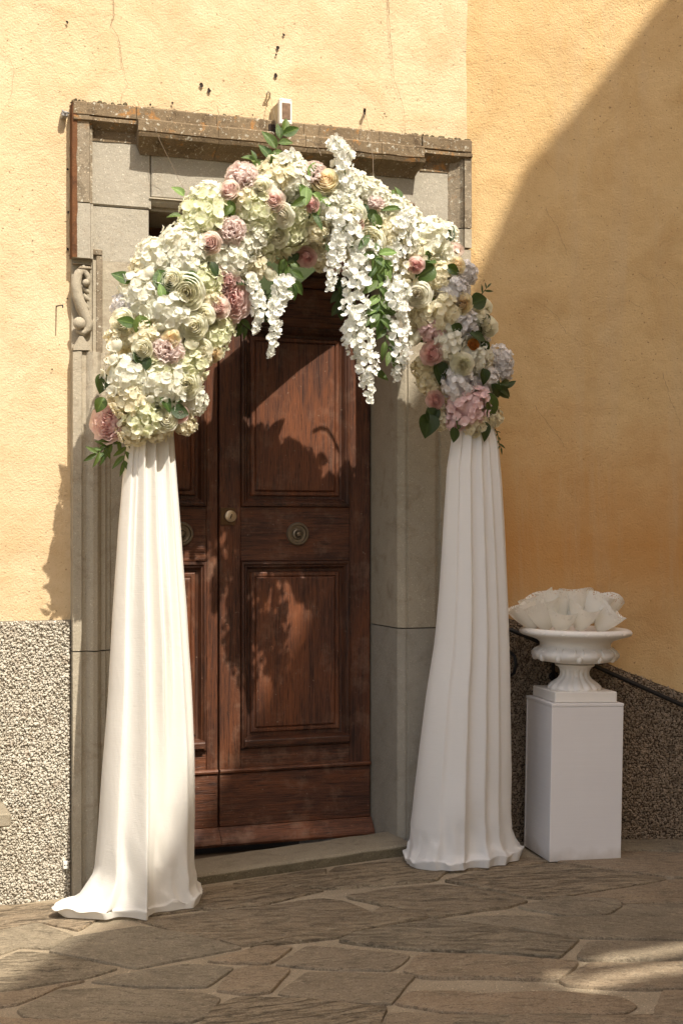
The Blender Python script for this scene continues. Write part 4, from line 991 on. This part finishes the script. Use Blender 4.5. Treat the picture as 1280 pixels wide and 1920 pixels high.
# unseen board added behind the flowers, shaped along the sun to shade the door
SF = Vector((CT * SUN.x + ST * SUN.y, -ST * SUN.x + CT * SUN.y, SUN.z)); yb_ = -.035
bp = []
for a_, b_ in ((652, 632), (560, 698), (480, 768), (440, 806), (425, 840), (395, 830), (400, 700), (470, 640), (600, 610)):
    q_ = dp(a_, b_); q_ = q_ + SF * ((yb_ - q_.y) / SF.y); bp.append((q_.x, q_.z))
p = MB(); p.extrude(bp, 'y', yb_, yb_ + .012); arch.part('added_shade_board', p, M['core'])
def proj(x, y, z):
    W = F2W((x, y, z)); return round(640 + FPX * W.x / W.y), round(1000 - FPX * (W.z - CAMZ) / W.y)
print('board px', [proj(a_, yb_, b_) for a_, b_ in bp])

# wisteria strands
def strand(path, widths, y, seed, big=1.0, dens=1.0):
    rs = random.Random(seed); mb = MB(); P = [PF(a, b, y) for a, b in path]; seg = [(P[i + 1] - P[i]).length for i in range(len(P) - 1)]; tot = sum(seg)
    n = int(tot / .0034 * dens)
    for k in range(n):
        s = (k + rs.random()) / n * tot; i = 0; q = s
        while i < len(seg) - 1 and q > seg[i]: q -= seg[i]; i += 1
        t = min(1, q / seg[i]); c = P[i] + (P[i + 1] - P[i]) * t; wd = (widths[i] + (widths[i + 1] - widths[i]) * t) / 455 / 2; a = rs.uniform(0, 2 * PI)
        fr = s / tot; size = (.021 * (1 - .45 * fr) * rs.uniform(.85, 1.35)) * big
        d = Vector((math.cos(a), -abs(math.sin(a)) if rs.random() < .75 else abs(math.sin(a)), 0)); rr = max(0, wd - size * .6) * rs.uniform(.35, 1)
        c = c + d * rr + Vector((0, 0, rs.uniform(-.006, .006)))
        nrm = (d + Vector((rs.uniform(-.5, .5), -.5, rs.uniform(-.2, .6)))).normalized(); Rm = rotm(nrm, rs.uniform(0, 6.28))
        for m in range(rs.choice((2, 3, 3, 4))):
            Q = petal_sheet(size, size * .62, rs.uniform(.1, .6), rs.uniform(0, .8), 2, 3, .6); am = m * 2 * PI / 3.3 + rs.uniform(-.3, .3); cm, sm = math.cos(am), math.sin(am)
            V = np.stack([Q[..., 0] * cm - Q[..., 1] * sm, Q[..., 0] * sm + Q[..., 1] * cm, Q[..., 2]], -1) @ Rm.T + np.array(c)
            mb.grid(V, np.repeat(np.array([.2, .6, .9, 1.0])[:, None], 3, 1))
    o = arch.part('wisteria_strand', mb, M['wi'], smooth=True)
    st_ = MB(); st_.tube(P, [.0028] * (len(P) - 1) + [.001], 5); arch.part('stem', st_, M['stem'], parent=o)
strand([(625,262),(640,290),(648,330),(652,380),(655,420)], [34,52,50,50,55], AY - .13, 1)
strand([(640,400),(650,440),(635,470),(625,500),(618,545)], [70,62,46,36,14], AY - .17, 2)
strand([(690,455),(672,500),(665,560),(668,620),(685,680),(692,755)], [50,58,64,74,52,14], AY - .17, 3, 1, 1.25)
strand([(680,590),(655,620),(660,650),(668,675)], [30,50,44,16], AY - .15, 4)
strand([(765,395),(752,440),(742,490),(738,540)], [44,52,52,50], AY - .15, 5)
strand([(740,530),(738,570),(745,620),(748,665),(742,715)], [64,66,60,50,12], AY - .17, 6, 1, 1.25)
strand([(468,520),(480,550),(486,580),(478,625)], [30,34,32,12], AY - .10, 7)
strand([(532,520),(525,560),(512,595),(514,630),(506,668)], [34,42,38,28,10], AY - .13, 8)
strand([(545,285),(535,300),(525,315)], [30,44,40], AY - .10, 9)

# leaves
def leaf_mesh(seed, wf=.30, fold=.25, curve=.35):
    rs = random.Random(seed); P = []; T = []
    for i in range(9):
        t = i / 8; hw = wf * (math.sin(PI * t ** .85) ** .85) if 0 < i < 8 else .004; zc_ = -curve * t * t
        P.append([(-hw, t, zc_ + fold * hw), (-hw * .5, t, zc_ + fold * hw * .4), (0, t, zc_), (hw * .5, t, zc_ + fold * hw * .4), (hw, t, zc_ + fold * hw)]); T.append([1, .5, 0, .5, 1])
    mb = MB(); mb.grid(P, T); return mb
LM = {}
def leaf_at(px, py, ang, ln, y, kind='lg', wide=.30, roll=None):
    k = (kind, wide, random.randrange(3))
    if k not in LM: LM[k] = leaf_mesh(k[2], wide, .2 + .2 * k[2], .2 + .25 * k[2]).mesh('leaf', M[kind], smooth=True)
    o = link('leaf', LM[k], arch.o); o.location = PF(px, py, y) - Vector(arch.org)
    dirv = Vector((math.cos(R(ang)), random.uniform(-.35, .1), math.sin(R(ang)))).normalized()
    nrm = Vector((random.uniform(-.4, .4), -1, random.uniform(-.1, .7))); nrm = (nrm - dirv * nrm.dot(dirv)).normalized(); xx = dirv.cross(nrm)
    o.rotation_mode = 'QUATERNION'; o.rotation_quaternion = Matrix((xx, dirv, nrm)).transposed().to_quaternion(); s = ln / 455; o.scale = (s, s, s); return o
def spray(pts, y, n, ln, kind, wide=.26, y2=None, spread=50):
    P = [PF(a, b, y) for a, b in pts]; p = MB(); p.tube(P, [.0022] * (len(P) - 1) + [.0008], 5); arch.part('stem', p, M['stem'])
    for k in range(n):
        f = (k + .7) / n * (len(pts) - 1); i = min(int(f), len(pts) - 2); t = f - i
        x = pts[i][0] + (pts[i + 1][0] - pts[i][0]) * t; yy = pts[i][1] + (pts[i + 1][1] - pts[i][1]) * t
        base = math.degrees(math.atan2(-(pts[i + 1][1] - pts[i][1]), pts[i + 1][0] - pts[i][0]))
        leaf_at(x, yy, base + (spread if k % 2 else -spread) * random.uniform(.7, 1.2), ln * random.uniform(.75, 1.2), y - .005, kind, wide)
    leaf_at(pts[-1][0], pts[-1][1], base, ln, y, kind, wide)
spray([(490,345),(503,315),(512,290),(522,268),(530,250)], AY - .05, 9, 34, 'lg', .26)
spray([(500,318),(490,305),(478,300)], AY - .05, 3, 24, 'lg', .26)
spray([(690,430),(705,500),(712,560),(712,600)], AY - .19, 14, 34, 'lg', .2)
spray([(712,560),(725,600),(722,640),(735,670)], AY - .18, 10, 30, 'lg', .2)
spray([(700,470),(715,480),(722,500)], AY - .19, 5, 34, 'll', .24)
spray([(720,520),(712,560),(705,590)], AY - .185, 6, 30, 'll', .24)
spray([(530,480),(545,500),(548,530)], AY - .04, 6, 30, 'lg', .26)
spray([(650,520),(640,545),(640,570)], AY + .05, 5, 30, 'ld', .3)
spray([(235,815),(215,830),(195,842),(182,850)], AY - .02, 9, 26, 'lg', .16)
spray([(240,815),(236,840),(232,865)], AY - .02, 6, 26, 'lg', .16)
spray([(215,822),(200,832),(196,850)], AY - .02, 5, 22, 'lg', .16)
spray([(905,735),(925,738),(935,730)], AY - .05, 4, 30, 'ld', .22)
spray([(925,800),(932,812),(935,830),(938,840)], AY - .02, 8, 14, 'ld', .12)
spray([(895,560),(905,548),(912,540)], AY - .02, 4, 16, 'ld', .12)
spray([(440,595),(450,600),(455,612)], AY - .02, 3, 22, 'lg', .28)
for a in [(560,345,-60,34,'ll',.3),(575,350,-100,36,'ll',.3),(585,362,-30,34,'ll',.28),(575,372,-150,30,'lg',.28),(590,375,-80,34,'ll',.25),(600,372,-20,32,'ll',.25),(585,395,-60,40,'lg',.15),(578,330,60,30,'ll',.3),
          (430,375,-80,30,'lg',.32),(436,385,-130,22,'lg',.32),(345,368,130,26,'ll',.3),(340,405,170,24,'lg',.25),(296,505,-70,46,'lg',.36),(245,530,150,34,'lg',.36),(345,515,-20,30,'lg',.4),(300,512,-60,36,'ll',.36),(262,590,-80,40,'lg',.4),(255,608,170,34,'lg',.3),(212,622,-60,24,'ld',.3),(250,660,-50,26,'ld',.35),(280,668,-110,26,'ld',.35),
          (198,700,-110,34,'ld',.4),(196,745,-120,28,'lg',.4),(320,768,-10,34,'ld',.4),(300,740,-50,34,'lg',.3),(345,745,-170,26,'lg',.3),(305,560,100,26,'ll',.3),(395,490,-60,30,'ld',.3),(456,510,-160,24,'ld',.3),
          (795,490,30,34,'lg',.42),(815,500,-150,44,'lg',.45),(835,500,-20,30,'ld',.35),(665,455,-100,26,'lg',.3),(685,395,-40,40,'ld',.35),(700,400,-70,34,'lg',.3),(715,395,20,44,'lg',.12),(690,385,-140,26,'ld',.35),(748,375,90,26,'lg',.28),(735,365,60,16,'lg',.3),
          (895,590,-50,46,'ld',.4),(880,570,20,40,'ld',.42),(880,625,-10,40,'ld',.35),(900,640,-50,34,'ld',.35),(845,610,-30,34,'ld',.35),(815,680,-60,40,'ld',.45),(920,720,-40,36,'ld',.3),(915,735,-70,60,'lg',.25),(930,728,-10,40,'ld',.22),(935,722,20,34,'ld',.2),(945,728,35,28,'ld',.2),
          (802,775,-95,44,'ld',.5),(800,765,-60,36,'ld',.5),(822,765,-110,34,'ld',.2),(850,800,-90,30,'ld',.4),(905,690,-80,30,'ld',.4),(525,505,-60,26,'lg',.3),(560,475,-140,30,'ld',.3),(700,700,-10,30,'lg',.35),(712,702,160,24,'lg',.3),(640,550,-100,26,'ld',.4),(632,540,-30,30,'ld',.4),(640,480,-40,26,'ld',.3)]:
    P0 = PF(a[0], a[1], AY); d, c, rr = nearest(P0); bul = math.sqrt(max(0, 1 - min(1, d / rr) ** 2)) * rr * .72
    leaf_at(a[0], a[1], a[2], a[3], AY - bul - .03, a[4], a[5])
for k in range(70):              # foliage peeping between the heads, back included
    i = random.randrange(len(CL) - 1); t = random.random(); c = CLF[i][0].lerp(CLF[i + 1][0], t); rr = CLF[i][1]; a_ = random.uniform(0, 2 * PI)
    o = leaf_at(600, 600, random.uniform(0, 360), random.uniform(24, 38), 0, random.choice(['lg', 'ld']), .34)
    o.location = c + Vector((math.cos(a_) * rr * .62, random.choice([-1, 1, 1]) * rr * .5, math.sin(a_) * rr * .62)) - Vector(arch.org)

# ------------------------------------------------------------------ drapes
def drape(AMP, ysh, le, re_, folds, seed, gx, lobe, mat, label, name='drape'):
    zs = []; nR, nC = 230, 300; pyT, pyB = le[0][1], le[-1][1] - 34; P = []; Yc = AY
    ly = [q[1] for q in le]; lx = [q[0] for q in le]; ry = [q[1] for q in re_]; rx = [q[0] for q in re_]
    def foldf(s, f):
        # s: 0..1 across the front; sum of asymmetric ridges that wander and merge on the way down
        v = 0
        for (c0, c1, w0, w1, am, f0, f1) in folds:
            c = c0 + (c1 - c0) * f ** .8; wd = w0 + (w1 - w0) * f; ga = 1 if f0 <= 0 else max(0, min(1, (f - f0) / .35)); gb = 1 if f1 >= 1 else max(0, min(1, (f1 - f) / .4)); g_ = (ga * ga * (3 - 2 * ga)) * (gb * gb * (3 - 2 * gb))
            u = (s - c) / (wd * 1.5); v += AMP * am * g_ * (math.exp(-abs(u) ** 1.7) if u < 0 else math.exp(-abs(u * 3.4) ** 1.5))
        top = max(0, 1 - f / .30); v += .009 * top * (abs(math.sin(PI * 6.3 * (s + .05 * math.sin(7 * s + seed)) + .5 * math.sin(3 * f))) ** .7)
        bt = max(0, (f - .80) / .20); v += bt * bt * (.030 * nz(s * 4.2 + f * 2, f * 5, seed, 1) + .016 * nz(s * 9 - f * 5, f * 9, seed + 3, 1))
        return v
    for i in range(nR):
        f = i / (nR - 1); py = pyT + (pyB - pyT) * f; L = PF(np.interp(py, ly, lx), py, Yc); Rr = PF(np.interp(py, ry, rx), py, Yc)
        cx, hw = (L.x + Rr.x) / 2, (Rr.x - L.x) / 2; dep = .055 + .11 * f ** .9 + .03 * f * f; row = []
        for j in range(nC):
            th = 2 * PI * j / nC; c_, s_ = -math.cos(th), math.sin(th); sgn = 1 if s_ >= 0 else -1
            x = cx + hw * (abs(c_) ** .82) * (1 if c_ > 0 else -1); s = (x - (cx - hw)) / (2 * hw)
            fv = foldf(s if s_ >= 0 else 1 - s * .97, f)
            env = abs(s_) ** .55
            y = Yc + ysh * f * f - s_ * dep * .75 - sgn * env * fv * (.55 + .6 * f)
            wr = .0022 * nz(x * 9, f * 6, seed, 1.6) * f
            x += hw * .012 * nz(s * 3, f * 7, seed + 5, 1) + .25 * wr
            row.append((x, y + wr, L.z))
        P.append(row)
    # puddle on the ground
    last = P[-1]; cx = sum(q[0] for q in last) / nC; base = []
    for k in range(1, 15):
        u = k / 14; row = []
        for j, (x, y, z) in enumerate(last):
            th = 2 * PI * j / nC; dx, dy = x - cx, y - Yc; ln = math.hypot(dx, dy); ex, ey = dx / ln, dy / ln
            ext = .030 + .005 * math.sin(th * 5 + seed) + .018 * nz(math.cos(th) * 3, math.sin(th) * 3, seed, 1.4)
            for (a0, wd, am) in lobe: ext += am * math.exp(-((th - R(a0) + PI) % (2 * PI) - PI) ** 2 / wd ** 2)
            # falls, flares outwards, then the hem tucks under
            if u < .72: g_ = u / .72; rad = ext * g_ ** 1.9; hh = (1 - g_) ** 1.25
            else: g_ = (u - .72) / .28; rad = ext * (1 - .22 * g_ * g_) + .006 * math.sin(g_ * PI); hh = .0
            tw = th + 1.1 * (1 - u) * nz(th * 1.7, seed, 2, 1)
            buck = (.030 * nz(tw * 2.8, u * 2.2, seed, 1) + .009 * nz(tw * 6.5, u * 3.5, seed + 2, 1)) * math.sin(min(1, u * 1.15) * PI) ** .7
            rad += buck * .35
            wx, wy = x + ex * rad, y + ey * rad * .7
            gz = GZ(F2W((wx, wy, 0)).x) + .004; roll = .030 * (1 + .5 * nz(tw * 4, 3, seed, 1)) * (math.sin(min(1, u / .86) * PI * .5) if u < .86 else math.cos((u - .86) / .14 * PI / 2))
            row.append((wx, wy, gz + (z - gz) * hh + roll * (1 - hh) + max(0, buck) * 1.1))
        P.append(row)
    mb = MB(); mb.grid(P, wrap=True)
    b = PF(gx, pyB, Yc); org = (b.x, Yc, GZ(F2W((b.x, Yc, 0)).x))
    return solo(name, mb, M[mat], label, 'drape', org, smooth=True)
# (s at top, s at bottom, width top, width bottom, amplitude, from, to)
drape(1.7, .075, [(243,790),(238,830),(230,900),(222,1000),(213,1150),(206,1300),(197,1450),(190,1560),(183,1662)],
      [(324,790),(328,850),(338,980),(350,1130),(360,1270),(368,1420),(371,1540),(371,1655)],
      [(.10, .14, .05, .10, .016, 0, 2), (.30, .40, .06, .075, .040, 0, 2), (.52, .60, .05, .055, .030, 0, .9), (.66, .68, .04, .06, .034, .1, .75), (.80, .84, .04, .09, .026, 0, 2), (.93, .95, .04, .06, .018, 0, 2), (.5, .47, .04, .07, .02, .75, 2), (.2, .2, .03, .05, .01, 0, .5)],
      3.1, 270, [(5, .45, .13), (35, .4, .04), (180, .5, .01)], 'cloth', 'sunlit ivory drape hanging from the left foot of the flower arch')
drape(1.5, .065, [(851,790),(846,830),(838,880),(832,1000),(827,1110),(819,1210),(806,1310),(796,1410),(788,1510),(783,1592)],
      [(923,790),(932,830),(939,900),(946,1020),(953,1160),(958,1300),(962,1450),(962,1540),(966,1592)],
      [(.28, .34, .06, .12, .026, 0, 2), (.50, .56, .05, .09, .024, 0, 2), (.68, .73, .04, .07, .014, 0, 2), (.86, .92, .05, .10, .018, 0, 2), (.12, .13, .05, .08, .012, 0, 2)],
      5.3, 880, [(190, .45, .055), (120, .5, .01)], 'cloth2', 'shaded white drape hanging from the right foot of the flower arch')

# ------------------------------------------------------------------ pedestal, urn, paper cones
gzb = GZ(1.0); c0 = Vector((PW(1029, 1616, 6.0).x, 6.0, gzb)); ANG = R(-6)
bw = .322; bh = .668
o = bpy.data.objects.new('pedestal', None); COL.objects.link(o); o.location = c0
tk = .014
for nm_, a_, b_ in (('front_panel', (0, 0, 0), (bw, tk, bh - tk)), ('back_panel', (0, bw - tk, 0), (bw, bw, bh - tk)), ('side_panel', (.0012, tk + .0006, 0), (tk, bw - tk - .0006, bh - tk)), ('side_panel', (bw - tk, tk + .0006, 0), (bw - .0012, bw - tk - .0006, bh - tk)), ('top_panel', (-.0012, -.0012, bh - tk + .0008), (bw + .0012, bw + .0012, bh))):
    ped = MB(); ped.box(a_, b_, .0018); link(nm_, ped.mesh(nm_, M['board']), o)
YAW = R(12)
o.rotation_euler = (0, R(1.1), YAW); o['label'] = 'white painted box pedestal standing under the urn'; o['category'] = 'pedestal'
bpy.context.view_layer.update()
mw = o.matrix_world.copy(); ctop = mw @ Vector((bw / 2, bw / 2, bh)); print('top', ctop, c0)
S = ctop.y / FPX
uc = ctop + Vector((0, 0, .001))
def urn_thing(name, label, cat, org):
    t = Thing(name, label, cat, org, 'W'); t.o.rotation_euler = (0, R(1.1), YAW); return t
un = urn_thing('urn', 'white classical urn with gadrooned bowl on the white pedestal', 'urn', (uc.x, uc.y, uc.z)); U = Vector(un.org)
p = MB(); p.box((U.x - .140, U.y - .140, U.z), (U.x + .140, U.y + .140, U.z + .046), .004); un.part('plinth', p, M['white'])
k = S
def flute(r, z, a, i): return r * (1 + .11 * abs(math.sin(a * 8)) ** .8 - .06) if 2 <= i <= 9 else r
prof = [(.001, .046), (50 * k, .046), (49 * k, .053), (47 * k, .060), (44 * k, .068), (38 * k, .078), (31 * k, .090), (27 * k, .103), (26 * k, .118), (27.5 * k, .130), (31 * k, .140), (36 * k, .146), (37 * k, .152), (33 * k, .157), (.001, .158)]
p = MB(); p.lathe(prof, tuple(U), 108, flute); un.part('fluted_foot', p, M['white'], smooth=50)
def leafb(r, z, a, i):
    if not 1 <= i <= 7: return r
    m = math.sin(PI * (i - .5) / 7.5); lf = abs(math.cos(a * 6 + .25 * math.sin(i)))
    return r * (1 - .05 * m + .085 * m * lf ** .45 + .018 * m * math.cos(a * 48) * lf)
prof = [(.001, .1585), (45 * k, .160), (62 * k, .166), (73 * k, .176), (79 * k, .190), (79 * k, .203), (75 * k, .215), (70 * k, .223), (66 * k, .232), (66 * k, .246), (71 * k, .258), (83 * k, .268), (98 * k, .278), (104 * k, .285), (105 * k, .294), (103 * k, .303), (97 * k, .309), (90 * k, .308), (80 * k, .296), (62 * k, .262), (30 * k, .24), (.001, .238)]
p = MB(); p.lathe(prof, tuple(U), 120, leafb); bowl = un.part('bowl', p, M['white'], smooth=50)
for i in range(12):
    a_ = 2 * PI * (i + .5) / 12; ou = Vector((math.cos(a_), math.sin(a_), 0)); c_ = Vector(U) + ou * (74 * k) + Vector((0, 0, .184)); p = MB()
    p.lathe([(.0005, -.016), (.009, -.013), (.0145, -.003), (.0135, .007), (.008, .016), (.0005, .021)], tuple(c_), 14); un.part('leaf_relief', p, M['white'], parent=bowl, smooth=True)
    tg = Vector((-math.sin(a_), math.cos(a_), 0))
    for sg in (-1, 1):
        q_ = Vector(U) + ou * (75 * k) + tg * sg * .016; p = MB()
        p.tube([q_ + Vector((0, 0, .226)) - ou * .014, q_ + Vector((0, 0, .212)) + ou * .002, q_ + tg * sg * .004 + Vector((0, 0, .196)) + ou * .005, q_ - tg * sg * .002 + Vector((0, 0, .182)) + ou * .001], [.002, .0045, .006, .003], 7); un.part('leaf_relief', p, M['white'], parent=bowl, smooth=True)
for i in range(16):
    a_ = 2 * PI * (i + .5) / 16; rr = 104.5 * k; ou = Vector((math.cos(a_), math.sin(a_), 0)); tg = Vector((-math.sin(a_), math.cos(a_), 0)); b_ = Vector(U) + ou * rr + Vector((0, 0, .293)); p = MB()
    p.tube([b_ + tg * .014 + Vector((0, 0, .004)), b_ + tg * .006 + Vector((0, 0, -.004)), b_ - tg * .004 + Vector((0, 0, -.003)), b_ - tg * .008 + Vector((0, 0, .004)), b_ - tg * .002 + Vector((0, 0, .006))], .0022, 5); un.part('rim_relief', p, M['white'], parent=bowl, smooth=True)
# paper cones with pierced lace edge
def m_paper():
    n = NB('lace_paper'); t = n.attr(); co = n.co()
    v = n.vor(co, 150); hole = n.math('MULTIPLY', n.math('LESS_THAN', v, .34), n.math('GREATER_THAN', t, .80))
    d = n.N('ShaderNodeBsdfDiffuse'); d.inputs[0].default_value = (.92, .90, .84, 1); tr = n.N('ShaderNodeBsdfTranslucent'); tr.inputs[0].default_value = (.92, .89, .80, 1)
    n.L(n.bump(n.noise(co, 90, 3), .25, .002), d.inputs['Normal'])
    mx = n.N('ShaderNodeMixShader'); mx.inputs[0].default_value = .35; n.L(d.outputs[0], mx.inputs[1]); n.L(tr.outputs[0], mx.inputs[2])
    tp = n.N('ShaderNodeBsdfTransparent'); m2 = n.N('ShaderNodeMixShader'); n.L(hole, m2.inputs[0]); n.L(mx.outputs[0], m2.inputs[1]); n.L(tp.outputs[0], m2.inputs[2]); n.L(m2.outputs[0], n.out.inputs[0]); return n.m
M['paper'] = m_paper()
CN = [(978,1140,-.62,.10,1.0,-.03,'leftmost white lace-edged paper cone leaning out over the urn rim'), (1012,1132,-.30,.30,1.15,-.06,'paper cone tilted left in front, second from the left in the urn'), (1052,1140,-.05,.55,1.1,-.085,'wide low paper cone at the front middle of the urn'),
      (1097,1136,.20,.52,1.15,-.08,'open paper cone facing the camera right of the middle'), (1146,1146,.62,.35,1.0,-.045,'rightmost paper cone leaning out over the urn rim'), (1120,1122,.36,.05,1.1,.0,'tall paper cone behind the rightmost one in the urn'),
      (1078,1114,.10,-.05,1.15,.02,'highest lace paper cone at the back middle of the urn'), (1040,1118,-.15,-.05,1.15,.01,'upright paper cone at the back left of the highest one'), (1004,1122,-.42,-.2,1.05,.04,'back left paper cone with its lace edge showing'), (1140,1130,.5,-.35,1.0,.06,'back right paper cone partly hidden in the urn')]
for i, (cx_, cy_, tl, fw, sz, dyy, lab) in enumerate(CN):
    P0 = PW(cx_, cy_ - 2, uc.y + dyy); mb = MB(); rows = []; T = []; rs = random.Random(i)
    nA = 64; H = .112 * sz; Rm_ = .074 * sz
    for a in range(17):
        t = a / 16; row = []
        for j in range(nA + 1):
            th = 2 * PI * 1.06 * j / nA; sc_ = 1 + (.03 * abs(math.sin(th * 9)) if t > .99 else 0)
            r = (.006 + (Rm_ - .006) * t ** .62) * sc_ * (1 + .05 * math.sin(2 * th + i)) + .0025 * j / nA; z = -H * (1 - t) + (.012 * math.cos(th + i * 1.3) + .006 * math.sin(3 * th + i)) * t * t + (.012 * t ** 5)
            row.append((r * math.cos(th), r * math.sin(th) * (.86 + .1 * math.sin(i)), z))
        rows.append(row); T.append([t] * (nA + 1))
    mb.grid(rows, T); o = link('paper_cone', mb.mesh('paper_cone', M['paper'], smooth=True))
    ax = Vector((tl, -fw, 1)).normalized(); o.rotation_mode = 'QUATERNION'; o.rotation_quaternion = ax.to_track_quat('Z', 'Y') @ Quaternion((0, 0, 1), rs.uniform(0, 6.28)); o.location = P0
    o['label'] = lab; o['category'] = 'paper cone'; o['group'] = 'paper cones in the urn'
print('objects', len(bpy.data.objects))
